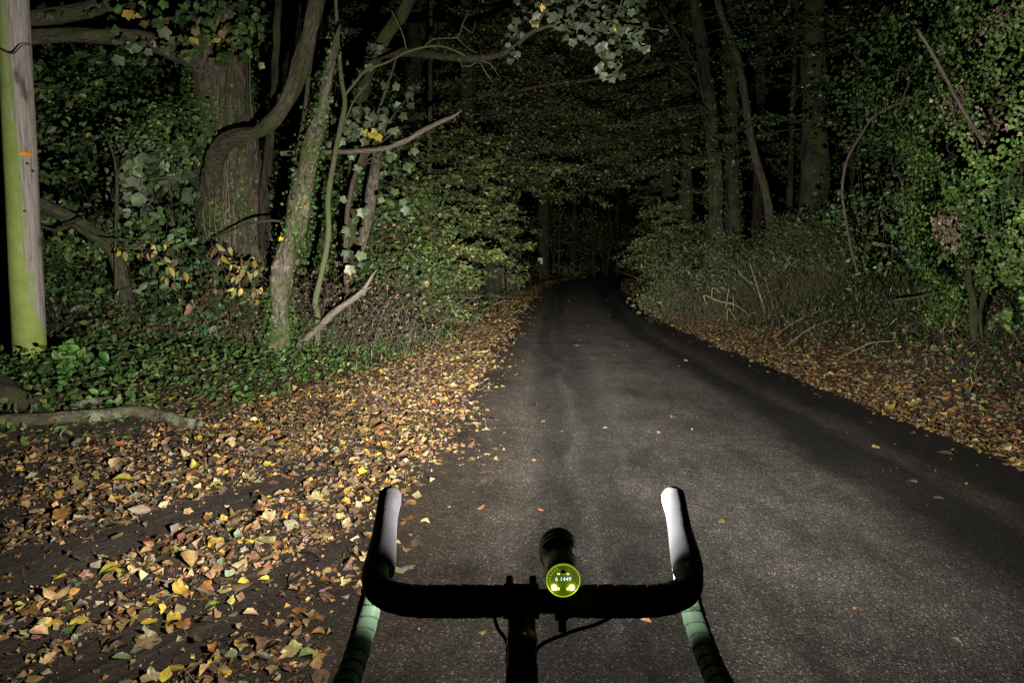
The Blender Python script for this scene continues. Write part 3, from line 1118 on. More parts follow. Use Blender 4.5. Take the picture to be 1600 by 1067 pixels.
# slim sapling with the arching bare branch
sb_ = on_ground(496, 548)
YS_ = sb_[1]
root = thing("sapling", "slim wavy grey-green sapling with an arching leafless branch reaching over the road", "tree", sb_)
mb = MB()
pts, rad = path_px([(495, 556, YS_, 4.68), (497, 500, YS_, 4.68), (493, 470, YS_, 4.68), (503, 425, YS_, 4.32), (513, 370, YS_, 4.32), (513, 310, YS_, 4.32), (522, 250, YS_, 3.96), (534, 190, YS_, 3.96), (539, 160, YS_, 3.60), (533, 120, YS_, 3.24), (528, 60, YS_, 2.88), (524, -10, YS_, 2.52)])
tube(mb, pts, rad, 10, step=.05, lumps=.05, seed=2)
part(mb, "trunk", M_SAPLING, root)
for sp in ([(538, 150, YS_, 2.30), (556, 128, YS_ - .1, 2.16), (572, 110, YS_ - .2, 2.16), (604, 98, YS_ - .3, 2.02), (635, 82, YS_ - .5, 1.87), (668, 73, YS_ - .6, 1.73), (696, 74, YS_ - .7, 1.44), (722, 85, YS_ - .8, 1.30), (748, 97, YS_ - .8, 1.08), (758, 112, YS_ - .9, 0.86), (770, 130, YS_ - .9, 0.58)],
           [(748, 96, YS_ - .8, 0.94), (766, 100, YS_ - .8, 0.79), (779, 119, YS_ - .8, 0.50)],
           [(662, 74, YS_ - .6, 1.01), (676, 62, YS_ - .6, 0.86), (700, 60, YS_ - .7, 0.79), (716, 58, YS_ - .7, 0.72), (722, 40, YS_ - .7, 0.65), (731, 20, YS_ - .7, 0.43)],
           [(714, 60, YS_ - .7, 0.72), (735, 78, YS_ - .8, 0.65), (762, 88, YS_ - .9, 0.58), (780, 78, YS_ - .9, 0.50), (786, 63, YS_ - .9, 0.36)],
           [(536, 200, YS_, 1.44), (552, 160, YS_ + .1, 1.30), (575, 130, YS_ + .1, 1.01)],
           [(636, 82, YS_ - .5, 0.79), (628, 50, YS_ - .5, 0.72), (612, 18, YS_ - .5, 0.58)],
           [(745, 97, YS_ - .8, 0.65), (735, 104, YS_ - .8, 0.58), (722, 104, YS_ - .8, 0.43), (716, 90, YS_ - .8, 0.36)],
           [(722, 40, YS_ - .7, 0.58), (738, 52, YS_ - .7, 0.43), (743, 35, YS_ - .7, 0.36)]):
    mb = MB()
    pts, rad = path_px(sp)
    tube(mb, pts, rad * .95 + .001, 6, step=.06, lumps=.04)
    part(mb, "branch", M_SAPLING, root)

# broken grey branch pointing up and right, and the fallen forked one on the verge
root = thing("broken_branch", "bare grey broken branch jutting out right behind the sapling, tapering to a point", "branch", P(450, 250, YS_ + .5))
mb = MB()
px_tubes(mb, [[(440, 240, YS_ + .6, 3.75), (520, 238, YS_ + .4, 3.75), (590, 234, YS_ + .2, 3.75), (630, 222, YS_, 3.75), (665, 202, YS_ - .1, 3.75), (695, 188, YS_ - .2, 3.00), (712, 180, YS_ - .2, 1.88), (722, 172, YS_ - .2, 0.45)]], 9, .12, 3, .04)
part(mb, "wood", M_BARE, root)
mb = MB()
px_tubes(mb, [[(700, 186, YS_ - .2, 1.50), (712, 186, YS_ - .25, 0.90), (708, 192, YS_ - .25, 0.38)]], 5, .1, 5)
part(mb, "spur", M_BARE, root)
fb = on_ground(468, 545)
root = thing("fallen_branch", "curved fallen branch with a pale splintered fork, leaning up from the ivy ground", "branch", fb)
mb = MB()
Yf = fb[1]
px_tubes(mb, [[(452, 556, Yf, 6.12), (475, 532, Yf - .1, 6.12), (500, 510, Yf - .2, 5.44), (522, 488, Yf - .3, 5.44), (548, 470, Yf - .4, 4.76), (566, 455, Yf - .45, 3.74), (578, 438, Yf - .5, 2.38), (588, 421, Yf - .5, 0.48)]], 10, .12, 6, .04)
part(mb, "limb", M_BARE, root)
mb = MB()
px_tubes(mb, [[(560, 462, Yf - .45, 2.72), (574, 452, Yf - .5, 1.50), (581, 447, Yf - .5, 0.41)], [(570, 452, Yf - .46, 2.04), (580, 432, Yf - .52, 1.22), (590, 421, Yf - .53, 0.34)]], 6, .15, 9)
part(mb, "splinter", M_BARE, root)

# mossy tree behind, carrying the overhanging sycamore branch
YM = 11.5
mbse = P(548, 500, YM)
mbse[2] = gz(mbse[0], mbse[1])
root = thing("sycamore", "mossy leaning sycamore whose lobed pale leaves overhang the top of the road", "tree", mbse)
mb = MB()
pts, rad = path_px([(545, 515, YM, 8.58), (548, 400, YM, 7.80), (552, 260, YM - .1, 7.80), (562, 160, YM - .4, 8.58), (590, 80, YM - 1, 9.36), (622, 30, YM - 1.4, 9.36), (655, -30, YM - 1.8, 8.58), (690, -100, YM - 2, 8.58)])
c_m, r_m = tube(mb, pts, rad, 14, step=.08, lumps=.14, seed=14)
part(mb, "trunk", M_MOSSY, root)
mi = MB()
ivy_on(mi, c_m, r_m, 420, (.04, .07), spread=.07, rng=rng, zmax=4.2)
part(mi, "ivy", M_IVY, root, "stuff")
for sp in ([(585, 85, YM - 1, 8), (640, 82, YM - 1.8, 6.5), (690, 88, YM - 2.6, 6), (740, 92, YM - 3.2, 5.5), (785, 84, YM - 3.8, 4.5), (812, 66, YM - 4.2, 3.5), (832, 50, YM - 4.4, 3), (868, 40, YM - 4.6, 2.6), (905, 44, YM - 4.8, 3), (945, 48, YM - 5, 2.2), (985, 42, YM - 5.1, 1.6), (1040, 48, YM - 5.2, .9)],
           [(812, 66, YM - 4.2, 3), (808, 78, YM - 4.3, 2), (803, 95, YM - 4.3, 1)],
           [(868, 40, YM - 4.6, 2.5), (890, 20, YM - 4.7, 2), (920, -5, YM - 4.8, 1.8)],
           [(920, 45, YM - 4.9, 1.6), (945, 62, YM - 5, 1.3), (955, 90, YM - 5, .9), (956, 112, YM - 5, .6)],
           [(880, 42, YM - 4.6, 1.6), (905, 58, YM - 4.7, 1.1), (930, 62, YM - 4.8, .7)],
           [(832, 50, YM - 4.4, 2), (850, 20, YM - 4.4, 1.6), (862, -15, YM - 4.4, 1.4)],
           [(945, 48, YM - 5, 1.5), (965, 20, YM - 5, 1.2), (975, -10, YM - 5, 1)]):
    mb = MB()
    pts, rad = path_px(sp)
    tube(mb, pts, rad, 8, step=.06, lumps=.06)
    part(mb, "branch", M_BARK_GREEN, root)
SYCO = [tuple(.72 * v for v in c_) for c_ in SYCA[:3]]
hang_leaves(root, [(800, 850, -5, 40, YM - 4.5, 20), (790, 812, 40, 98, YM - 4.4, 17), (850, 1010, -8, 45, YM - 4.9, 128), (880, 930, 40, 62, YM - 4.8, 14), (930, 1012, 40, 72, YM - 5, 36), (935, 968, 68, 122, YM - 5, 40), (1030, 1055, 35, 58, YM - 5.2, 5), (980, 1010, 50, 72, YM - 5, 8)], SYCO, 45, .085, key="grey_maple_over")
hang_leaves(root, [(805, 850, 2, 38, YM - 4.5, 5), (945, 985, 12, 46, YM - 5, 2)], YELLOW[:3], 46, .10, key="pale_maple_over")

# small sycamore sapling with big grey-green leaves, right of the snag
sp_ = P(545, 500, 10.2)
sp_[2] = gz(sp_[0], sp_[1])
root = thing("sycamore_sapling", "young sycamore with large hanging grey-green leaves behind the slim sapling", "tree", sp_)
mb = MB()
px_tubes(mb, [[(548, 520, 10.2, 4), (540, 400, 10.2, 4), (548, 300, 10.1, 3.5), (575, 220, 10, 3), (600, 150, 10, 2), (620, 90, 10, 1.5)]], 7)
part(mb, "trunk", M_TWIG, root)
for e in ((620, 205), (640, 150), (660, 210), (600, 260), (655, 130)):
    mb = MB()
    px_tubes(mb, [[(560, 260, 10, 1.6), ((560 + e[0]) / 2, (250 + e[1]) / 2, 9.9, 1.3), (e[0], e[1], 9.8, .7)]], 5)
    part(mb, "branch", M_TWIG, root)
hang_leaves(root, [(545, 640, 165, 210, 9.9, 26), (520, 560, 180, 230, 9.8, 8), (600, 645, 120, 170, 10, 12), (545, 650, 210, 262, 9.9, 16), (560, 600, 60, 100, 10, 9), (585, 660, 290, 330, 9.6, 6), (540, 570, 310, 420, 9.6, 10)], SYCA[:3], 47, .14, key="grey_maple_sap")
hang_leaves(root, [(562, 600, 200, 218, 9.7, 7)], [(.5, .4, .05), (.45, .4, .14)], 48, .12, key="yellow_maple_sap")

# limb slanting down behind the pole to a stub
lb = P(190, 470, 9.6)
lb[2] = gz(lb[0], lb[1])
root = thing("slanting_trunk", "mossy low trunk slanting down to the right behind the pole", "tree", lb)
mb = MB()
px_tubes(mb, [[(205, 512, 9.6, 11.48), (192, 440, 9.6, 11.48), (178, 392, 9.5, 11.48), (150, 368, 9.4, 10.66), (110, 342, 9.3, 9.84), (60, 318, 9.2, 9.84), (0, 292, 9.1, 9.02), (-80, 262, 9, 8.20)]], 12, .1, 2, .06)
part(mb, "trunk", M_BARK_GREEN, root)
mb = MB()
px_tubes(mb, [[(100, 352, 9.1, 3.28), (116, 345, 9.0, 2.95), (130, 340, 8.9, 2.46)], [(60, 352, 9, 2.46), (88, 360, 9, 2.46), (108, 352, 9.05, 2.87)]], 7, .1, 3)
part(mb, "stub", M_BARK_GREEN, root)

# thin grey stems among the shrubs
for k, (sp, lab) in enumerate((
    ([(182, 470, 9.3, 3), (181, 380, 9.3, 2.6), (183, 290, 9.2, 2.4), (178, 245, 9.2, 1.8), (162, 205, 9.2, 1)], "thin forked grey stem standing behind the pole, below the long bare limb"),
    ([(465, 330, 9.1, 3.5), (466, 250, 9.2, 3.5), (477, 170, 9.2, 3.5), (490, 60, 9.2, 3.2), (512, -20, 9.2, 2.5)], "thin grey stem hanging from above between bent limb and ivy trunk"),
    ([(330, 372, 9.9, 1), (390, 350, 9.0, 2), (430, 345, 8.8, 2), (452, 352, 8.7, 1.4)], "bare brown twig crossing low in front of the massive trunk"),
    ([(560, 395, 11.8, 9), (573, 350, 11.8, 9), (583, 290, 11.8, 9), (590, 240, 11.8, 8)], "short brown trunk seen through the sycamore sapling leaves"),
)):
    p0 = P(sp[0][0], sp[0][1], sp[0][2])
    root = thing("slender_shoot", lab, "shoot", p0)
    mb = MB()
    px_tubes(mb, [sp], 7, .08, k)
    part(mb, "shoot", M_BARK_PALE if k == 3 else M_BARK_GREEN if k < 2 else M_REDSTEM, root)
    if k == 0:
        mb = MB()
        px_tubes(mb, [[(182, 275, 9.2, 2), (200, 240, 9.2, 1.6), (222, 200, 9.2, .8)]], 6)
        part(mb, "fork", M_BARK_GREEN, root)

# shrubs on the left
bush("broadleaf_shrub", "leafy mid-green shrub crowded behind the pole under the bare limb", (*P(150, 240, 10.8)[:2], 2.1), (1.7, 1.3, 2.3), 230, 7200, .085, GREEN, (3, 3, 2, 2, 1), OVATE, seed=21, stems=50, clump=.17)
bush("maple_scrub", "clump of large grey-green lobed leaves behind the thin forked stem", (*P(235, 268, 10.0)[:2], P(235, 268, 10.0)[2] - .2), (.5, .35, .5), 26, 210, .15, SYCA, (2, 2, 1, 0), MAPLE, seed=121, stems=10, clump=.16)
bush("spindle_bush", "light green small-leaved bush in front of the massive trunk's left flank", (*P(262, 200, 9.9)[:2], P(262, 230, 9.9)[2]), (.55, .4, .6), 60, 1300, .06, [(.08, .13, .04), (.10, .15, .055), (.06, .10, .03)], (1, 1, 1), OVATE, seed=122, stems=10, clump=.13)
bush("nettle_patch", "weeds and dead leaves along the back of the ivy bank", (*P(300, 490, 9.4)[:2], .35), (2.2, .5, .38), 120, 3400, .06, [(.06, .10, .03), (.10, .09, .045), (.045, .075, .02), (.15, .10, .06)], (3, 1.5, 2, 1), OVATE, seed=123, stems=60, clump=.16)
bush("weed_clump", "leafy weeds crowding the foot of the pole", (*(on_ground(70, 585) + [.1, -.25, 0])[:2], .25), (.55, .3, .22), 26, 420, .075, [(.06, .12, .028), (.085, .15, .04), (.045, .085, .02)], (2, 2, 1), OVATE, seed=131, stems=16, clump=.1)
bush("privet_bush", "glossy evergreen bush at the foot of the massive trunk", (*P(318, 420, 9.7)[:2], .9), (.75, .5, .85), 70, 1300, .08, [(.07, .13, .05), (.10, .165, .08), (.05, .10, .035)], (1, 1, 1), OVATE, seed=22, stems=14, leafmat=M_IVY, clump=.14)
bush("bramble_bush", "dark brambly bush in the shade between pole and massive trunk", (*P(120, 430, 10.2)[:2], .7), (1.3, .7, .8), 90, 1900, .075, GREEN, (2, 2, 3, 1, 1), OVATE, seed=23, stems=40, stem_mat=M_REDSTEM, clump=.2)
bush("elder_bush", "loose bush with wilting leaves under the ivy-wrapped trunk", (*P(385, 470, 9.6)[:2], .55), (.7, .5, .6), 60, 1000, .07, [(.09, .10, .04), (.12, .08, .05), (.05, .08, .02), (.17, .11, .06)], (2, 2, 2, 1), OVATE, seed=24, stems=30, stem_mat=M_REDSTEM, clump=.18, curl=.5)
bush("hazel_bush", "dark tall hazel filling the gap behind the sapling", (*P(600, 330, 14.5)[:2], 1.8), (1.5, 1.0, 2.7), 260, 9000, .085, GREEN, (2, 2, 3, 1, 2), OVATE, seed=27, stems=30, clump=.26)
bush("ivy_thicket", "deep green thicket behind the massive trunk", (*P(270, 300, 13.0)[:2], 2.2), (2.6, 1.0, 3.2), 260, 9000, .09, GREEN, (2, 1, 3, 1, 1), OVATE, seed=28, stems=24, clump=.28)
bush("verge_bush", "low twiggy bush beside the leaf-strewn left road edge", (*P(690, 455, 14.8)[:2], .4), (.9, 1.1, .75), 80, 2200, .055, BEECH, (3, 3, 2, 1, .3), SMALL, seed=29, stems=40, stem_mat=M_TWIG, clump=.18)

# bramble thicket: arching brown stems
rng = np.random.default_rng(33)
tb = P(530, 480, 10.0)
tb[2] = gz(tb[0], tb[1])
root = thing("bramble_thicket", "tangle of bare brown bramble stems behind the slim sapling", "bramble", tb)
mb = MB()
for k in range(170):
    x0, y0 = tb[0] + rng.normal(0, .75), tb[1] + rng.normal(0, .5)
    z0 = gz(x0, y0)
    d = rng.uniform(0, 6.28)
    ln, hh = rng.uniform(.5, 1.5), rng.uniform(.3, 1.5)
    s = np.linspace(0, 1, 6)[:, None]
    pts = np.array([x0, y0, z0]) + np.array([math.cos(d), math.sin(d) * .6, 0]) * ln * s + np.array([0, 0, 1]) * hh * (s * 1.9 - s ** 2 * rng.uniform(1.0, 1.9)) + rng.normal(0, .04, (6, 3)) * s
    tube(mb, pts, np.linspace(.006, .0022, 6), 4, step=.15, cap=False)
part(mb, "stems", M_REDSTEM, root, "stuff")
ml = MB()
N = 900
pos = np.stack([tb[0] + rng.normal(0, .8, N), tb[1] + rng.normal(0, .5, N), np.zeros(N)], 1)
pos[:, 2] = ground_z(pos[:, 0], pos[:, 1]) + rng.gamma(2.2, .28, N)
leaves(ml, pos, rand_dir(N, rng), rand_dir(N, rng) + np.array([0, -.4, .5]), rng.uniform(.03, .075, N), OVATE, palette(N, [(.09, .10, .045), (.16, .10, .06), (.05, .075, .02), (.10, .055, .035)], (2, 2, 2, 1), .25, rng), .5, rng)
part(ml, "foliage", M_DEAD, root, "stuff")

for (cx_, cy_, Yd, cnt, lab) in ((600, 470, 11.5, 70, "bare thin twigs arching over the left verge beyond the fallen branch"), (120, 440, 9.6, 60, "dead thin twigs tangled just behind the pole"), (420, 430, 9.3, 40, "fine bare twigs at the foot of the ivy-wrapped trunk")):
    p0 = P(cx_, cy_, Yd)
    p0[2] = gz(p0[0], p0[1])
    root = thing("twig_tangle", lab, "twigs", p0)
    mb = MB()
    for k in range(cnt):
        a0 = p0 + np.array([rng.normal(0, .6), rng.normal(0, .3), rng.uniform(0, .7)])
        dd = unit(np.array([rng.normal(0, 1), rng.normal(0, .4), abs(rng.normal(.4, .5))]))
        ln = rng.uniform(.4, 1.4)
        sv = np.linspace(0, 1, 6)[:, None]
        pts = a0 + dd * ln * sv + np.array([0, 0, -.35]) * ln * sv ** 2 * rng.uniform(0, 1.4) + np.cumsum(rng.normal(0, .018, (6, 3)), 0)
        tube(mb, pts, np.linspace(.0055, .0015, 6), 4, step=.12, cap=False)
        for _ in range(2):
            q0 = pts[rng.integers(1, 5)]
            tube(mb, [q0, q0 + dd * .12 + rng.normal(0, .08, 3), q0 + dd * .2 + rng.normal(0, .14, 3)], [.003, .002, .001], 3, step=.1, cap=False)
    part(mb, "twigs", M_REDSTEM, root, "stuff")

# wilting yellow branches drooping in front of the trunk
def droop(name, label, twigs, boxes, seed):
    p0 = P(*twigs[0][0][:3])
    root = thing(name, label, "branch", p0)
    for sp in twigs:
        mb = MB()
        px_tubes(mb, [sp], 5, .05, seed)
        part(mb, "twig", M_REDSTEM, root)
    hang_leaves(root, boxes, YELLOW, seed, .125, (OVATE[0] * np.array([.75, 1, 1]), OVATE[1]), "wilt", M_DEAD)
    return root


droop("wilting_branch", "thin arching branch with hanging yellow wilted leaves above the ivy bank",
      [[(118, 352, 8.9, 1.4), (160, 372, 8.8, 1.3), (205, 378, 8.7, 1.2), (245, 400, 8.6, 1), (285, 422, 8.6, .8)]],
      [(175, 262, 374, 398, 8.7, 16), (240, 290, 400, 440, 8.6, 14)], 51)
droop("wilting_spray", "drooping cluster of yellow wilted leaves left of the ivy-wrapped trunk",
      [[(300, 400, 9.2, 1.4), (340, 408, 8.8, 1.3), (385, 412, 8.7, 1.1), (420, 440, 8.6, .7)], [(360, 410, 8.8, 1), (395, 445, 8.6, .8), (405, 475, 8.6, .5)]],
      [(352, 412, 398, 455, 8.7, 32), (330, 385, 380, 410, 8.8, 8), (395, 430, 440, 480, 8.6, 6)], 52)

# ------------------------------------------------------------------ log, root stump and stick at the left edge
lg = on_ground(120, 662)
Yl = lg[1]
root = thing("log", "long lichen-spotted log lying along the front of the ivy bank", "log", lg)
mb = MB()
pl = []
rl = []
for px_, py_, w_ in ((-60, 672, 13), (0, 660, 12.5), (60, 656, 12), (120, 652, 11.5), (170, 647, 11.5), (210, 644, 12), (250, 650, 11.5), (290, 660, 10.5), (312, 663, 9)):
    p = on_ground(px_, py_ + 8)
    rr_ = .86 * w_ / F_PX * p[1]
    p[2] += rr_ * .9
    pl.append(p)
    rl.append(rr_)
tube(mb, pl, rl, 16, step=.04, lumps=.07, seed=12)
part(mb, "bark", M_LOG, root)
sk = on_ground(140, 640)
root = thing("stick", "short cut stick lying just behind the lichen-spotted log", "stick", sk)
mb = MB()
tube(mb, [on_ground(105, 648) + [0, 0, .05], on_ground(140, 640) + [0, 0, .07], on_ground(178, 636) + [0, 0, .07]], [.028, .034, .036], 9, lumps=.06)
part(mb, "bark", M_LOG, root)
mb = MB()
e = on_ground(178, 636) + [0.003, 0, .07]
lathe(mb, [(0, .034), (.004, .033), (.005, 0)], e, unit(on_ground(178, 636) - on_ground(140, 640)), 12)
part(mb, "cut_end", M_BARE, root)
rt = on_ground(60, 660)
root = thing("root_stump", "rotting forked root stump under the log at the left picture edge", "stump", rt)
mb = MB()
Yr = rt[1] + .25
px_tubes(mb, [[(-40, 590, Yr + .2, 26), (0, 612, Yr + .1, 24), (40, 632, Yr, 17), (66, 648, Yr - .1, 12), (100, 680, Yr - .3, 12), (116, 694, Yr - .35, 10)],
              [(-40, 650, Yr + .1, 14), (10, 648, Yr, 12), (45, 640, Yr, 12)], [(30, 625, Yr, 10), (20, 660, Yr - .1, 9), (10, 690, Yr - .25, 8)]], 12, .2, 15, .04)
part(mb, "wood", M_BARK_DIM, root)
for sp in ([(24, 632, Yr - .2, 1.6), (25, 641, Yr - .25, 1.4), (28, 649, Yr - .25, 1)], [(50, 633, Yr - .2, 1.6), (50, 641, Yr - .25, 1.4), (46, 648, Yr - .25, 1)], [(100, 671, Yr - .5, 1.3), (94, 680, Yr - .52, 1.2), (98, 688, Yr - .52, .8)]):
    mb = MB()
    px_tubes(mb, [sp], 5)
    part(mb, "rootlet", M_BARE, root)

# ------------------------------------------------------------------ far-left woodland arching over the road
LT = [
    ("field_maple", "bushy young tree with flat layered yellow-green sprays where the left verge meets the wood", (668, 440), 14.5, (672, 170), 4, [(38, 1.0, 4.0, 1.0, 2.2, -100, 85, 105), (12, .3, 1.2, .6, 1.2, -120, 60, 90), (8, 1.0, 3.4, .8, 1.5, 40, 60, 90)], 57),
    ("hornbeam", "young tree with pale layered sprays beside the left road edge before the beeches", (722, 440), 18.5, (728, 190), 4, [(36, 1.2, 4.8, 1.1, 2.4, -100, 90, 120), (10, .3, 1.2, .6, 1.2, -130, 60, 100)], 58),
    ("beech_tree", "beech with layered pale sprays leaning over the left road edge", (735, 440), 19, (728, 0), 11, [(44, 3.8, 8.5, 2.4, 5.4, -15, 60, 240), (26, 1.2, 7, 1.4, 3.0, -110, 60, 220)], 61),
    ("beech_tree", "second beech along the left side, its low branches over the leaf drift", (770, 430), 24, (765, 0), 10, [(34, 4.0, 9.5, 2, 4.6, -10, 80, 280), (24, .8, 8, 1.2, 2.6, -120, 60, 240)], 62),
    ("beech_tree", "tall beech whose long sprays roof the road before the bend", (800, 428), 31, (800, 60), 9, [(50, 5.5, 14, 3, 7, -20, 75, 300), (16, 1.2, 9, 1.5, 3, -140, 50, 240)], 63),
    ("dim_tree", "dark tree in the wood behind the hazel, far left of the bend", (640, 430), 22, (650, 0), 13, [(44, 1.0, 9.5, 2, 4.5, -80, 100, 260)], 64),
    ("dim_tree", "dark tree between the small-leaved shrub and the hazel", (690, 430), 27, (700, 0), 10, [(44, 1.5, 11, 2, 5, -70, 100, 260)], 65),
    ("dim_tree", "dark tree deep in the wood behind the massive trunk", (460, 430), 19, (455, -20), 16, [(36, 1.0, 8, 2, 4, -90, 110, 240)], 66),
    ("dim_tree", "tree lost in the dark at the outside of the bend", (850, 425), 46, (850, 120), 7, [(50, 6.5, 18, 3, 7, -70, 90, 260)], 67),
]
for nm, lab, bpx, Yd, tpx, rp, sprs, sd in LT:
    woodland_tree(nm, lab, bpx, Yd, tpx, rp, sprs, seed=sd, ivy=0, size=.10 if Yd > 25 else .085 if sd > 60 else .105, tilt=.38 if sd < 60 else .5, pal=FARLEAF if sd > 60 else BEECH, group="woodland trees along the lane")

# ------------------------------------------------------------------ right side trees
RT = [
    ("twin_stem_tree", "left one of two ivy-clad trunks right of the road, slightly tilted", (1128, 360), 16, (1085, 0), 11, [(8, 3.5, 7, 1.5, 3, -120, 90, 110)], 71, 160, ((1112, 200, 16),)),
    ("ivy_tree", "right one of two ivy-clad trunks right of the road", (1150, 360), 17.5, (1140, 0), 11, [(6, 4, 8, 1.5, 3, -100, 100, 110)], 72, 260, ((1143, 200, 17.5),)),
    ("leaning_tree", "slender leaning tree with a kink, right of the two ivy-clad trunks", (1212, 372), 15, (1118, -10), 6.5, [], 73, 30, ((1200, 320, 15), (1178, 240, 15), (1165, 160, 15), (1152, 90, 15), (1130, 30, 15))),
    ("straight_tree", "thick straight grey trunk standing in the dark on the right", (1272, 380), 15.5, (1272, -20), 20, [(16, 4.2, 7, 1.5, 3.4, -110, 80, 150)], 74, 12, ((1272, 180, 15.5),)),
    ("thin_tree", "thin dark trunk between the leaning tree and the thick straight trunk", (1232, 380), 19, (1245, 0), 4, [(5, 3, 8, 1.2, 2.4, -90, 100, 100)], 75, 0, ()),
    ("thin_tree", "thin dark trunk right of the thick straight trunk", (1330, 390), 17, (1342, -20), 5, [(10, 3.4, 7, 1.4, 2.8, -100, 90, 130)], 76, 0, ()),
    ("bough_tree", "tree on the right whose low green sprays reach toward the bend", (1075, 390), 22, (1072, 0), 8, [(46, 4.0, 10, 2.6, 5.8, 195, 60, 260), (24, 1.4, 7, 1.5, 3.2, -110, 70, 220)], 77, 60, ()),
    ("bough_tree", "next tree along the right, its sprays roofing the road", (1040, 400), 29, (1050, 40), 8, [(46, 5.2, 13, 3, 6, 190, 70, 300), (14, 1.2, 5, 1.2, 2.2, 220, 80, 220)], 78, 0, ()),
    ("bough_tree", "dark tree on the right hiding the road beyond the bend", (1045, 410), 35, (1045, 80), 8, [(40, 6, 14, 2.5, 6.5, 195, 70, 280), (36, .8, 6, 1.2, 2.6, 210, 90, 240)], 79, 0, ()),
    ("back_tree", "tree in the black wood behind the olive shrubs", (1185, 390), 24, (1190, 0), 8, [(26, 3, 10, 2, 4, -100, 90, 200)], 80, 0, ()),
]
for nm, lab, bpx, Yd, tpx, rp, sprs, sd, iv, mids in RT:
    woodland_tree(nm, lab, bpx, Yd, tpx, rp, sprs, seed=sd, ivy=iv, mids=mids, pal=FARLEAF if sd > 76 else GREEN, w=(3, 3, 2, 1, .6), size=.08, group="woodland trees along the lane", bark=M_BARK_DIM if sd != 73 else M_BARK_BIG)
root = thing("bare_branch", "thin bare branch arching up from beside the kinked leaning tree", "branch", P(1085, 330, 16))
mb = MB()
px_tubes(mb, [[(1112, 330, 15.8, 2.2), (1110, 250, 15.8, 2.2), (1098, 150, 15.8, 2.2), (1085, 100, 15.8, 2), (1062, 60, 15.8, 1.8), (1030, 10, 15.8, 1.4)], [(1098, 150, 15.8, 1.6), (1075, 120, 15.7, 1.3), (1045, 100, 15.6, .8)]], 6, .08, 3)
part(mb, "wood", M_BARK_DIM, root)
root = thing("low_branch", "long thin branch sagging across the dark above the bend", "branch", P(760, 160, 17))
mb = MB()
px_tubes(mb, [[(770, 150, 17, 2.6), (830, 138, 17, 2.6), (880, 130, 17, 2.6), (930, 124, 17, 2.2), (975, 112, 16.8, 1.8), (1005, 96, 16.6, 1.4), (1018, 70, 16.5, .8)], [(1003, 97, 16.6, 1), (1020, 72, 16.6, .8), (1050, 58, 16.5, .5)]], 6, .06, 3)
part(mb, "wood", M_REDSTEM, root)

# bent bare branches on the right
for sp, lab in (([(1340, 428, 9.9, 1.8), (1328, 380, 9.9, 1.9), (1322, 345, 9.9, 2.1), (1316, 305, 9.9, 2.1), (1319, 268, 9.8, 2.1), (1328, 240, 9.8, 2.0), (1344, 214, 9.7, 2.0), (1362, 186, 9.6, 2.0), (1392, 168, 9.5, 2.0), (1424, 153, 9.4, 1.9), (1456, 140, 9.3, 1.6), (1466, 118, 9.3, 1)], "bare pinkish stem curving up and right like a hook against the dark wood"),
                ([(1433, 46, 6.0, 2.0), (1458, 86, 6.0, 2.4), (1482, 130, 6.0, 2.6), (1508, 178, 6.05, 2.8), (1536, 222, 6.2, 3.0)], "straight bare stick slanting down into the ivy-covered mass"),
                ([(1392, 470, 9, 1.6), (1430, 465, 8.9, 1.8), (1468, 456, 8.8, 2), (1500, 448, 8.7, 1.6)], "bare brown stick lying across the bank before the ivy mass")):
    root = thing("bare_branch", lab, "branch", P(*sp[0][:3]))
    mb = MB()
    px_tubes(mb, [sp], 7, .1, 4, .05)
    part(mb, "shoot", M_REDSTEM, root)

# ivy-covered mass at the right edge
rng = np.random.default_rng(91)
ic = np.array([5.35, 7.9, 0])
ic[2] = gz(ic[0], ic[1])
root = thing("ivy_covered_tree", "tall dense mass of glossy green ivy smothering a tree at the right picture edge", "tree", ic)
mb = MB()
for k, sp in enumerate(([(1535, 575, 7.5, 6), (1522, 520, 7.5, 5.5), (1520, 470, 7.6, 5), (1512, 420, 7.9, 5), (1520, 330, 8.5, 7), (1545, 200, 8.9, 7), (1560, 60, 9, 6), (1570, -80, 9, 6)], [(1542, 575, 7.5, 3), (1532, 500, 7.5, 2.5), (1540, 450, 7.8, 5), (1560, 380, 8.4, 5), (1590, 250, 8.9, 4)])):
    px_tubes(mb, [sp], 10, .18, 20 + k, .05)
part(mb, "trunk", M_BARK_DIM, root)
ml = MB()
N = 40000
th = rng.uniform(math.pi * .75, math.pi * 1.85, N)
zz = rng.uniform(-.2, 5.6, N)
lump = 1 + .75 * (fbm(th * 2.8, zz * 1.3, 3) - .5) + .36 * (noise2(th * 9, zz * 3.2, 1) - .5)
# the outline leans out over the verge higher up, and is undercut low down
rad_ = np.interp(zz, [-.2, .5, 1.0, 1.8, 3, 4.5, 5.6], [.55, .7, 1.0, 1.32, 1.38, 1.25, 1.1])
rr_ = rad_ * lump * (1 - np.abs(rng.normal(0, .11, N)))
cx_ = ic[0] + .55 + np.interp(zz, [0, 6], [0, .45])
pos = np.stack([cx_ + rr_ * np.cos(th), ic[1] + .2 + 1.5 * rr_ * np.sin(th), ic[2] + zz], 1)
out = unit(np.stack([np.cos(th), .8 * np.sin(th), 0 * th + .15], 1))
gap = fbm(th * 7 + 3, zz * 3.0, 2)
keep = gap + rng.normal(0, .04, N) > .405
tone = np.exp((fbm(th * 6 + 11, zz * 2.5 + 5, 0) - .5) * 2.2)[keep][:, None]
warm = np.clip((fbm(th * 3 + 1, zz * 1.2, 1) - .35) * 2.5, 0, 1)[keep][:, None]
pos, out = pos[keep], out[keep]
N = len(pos)
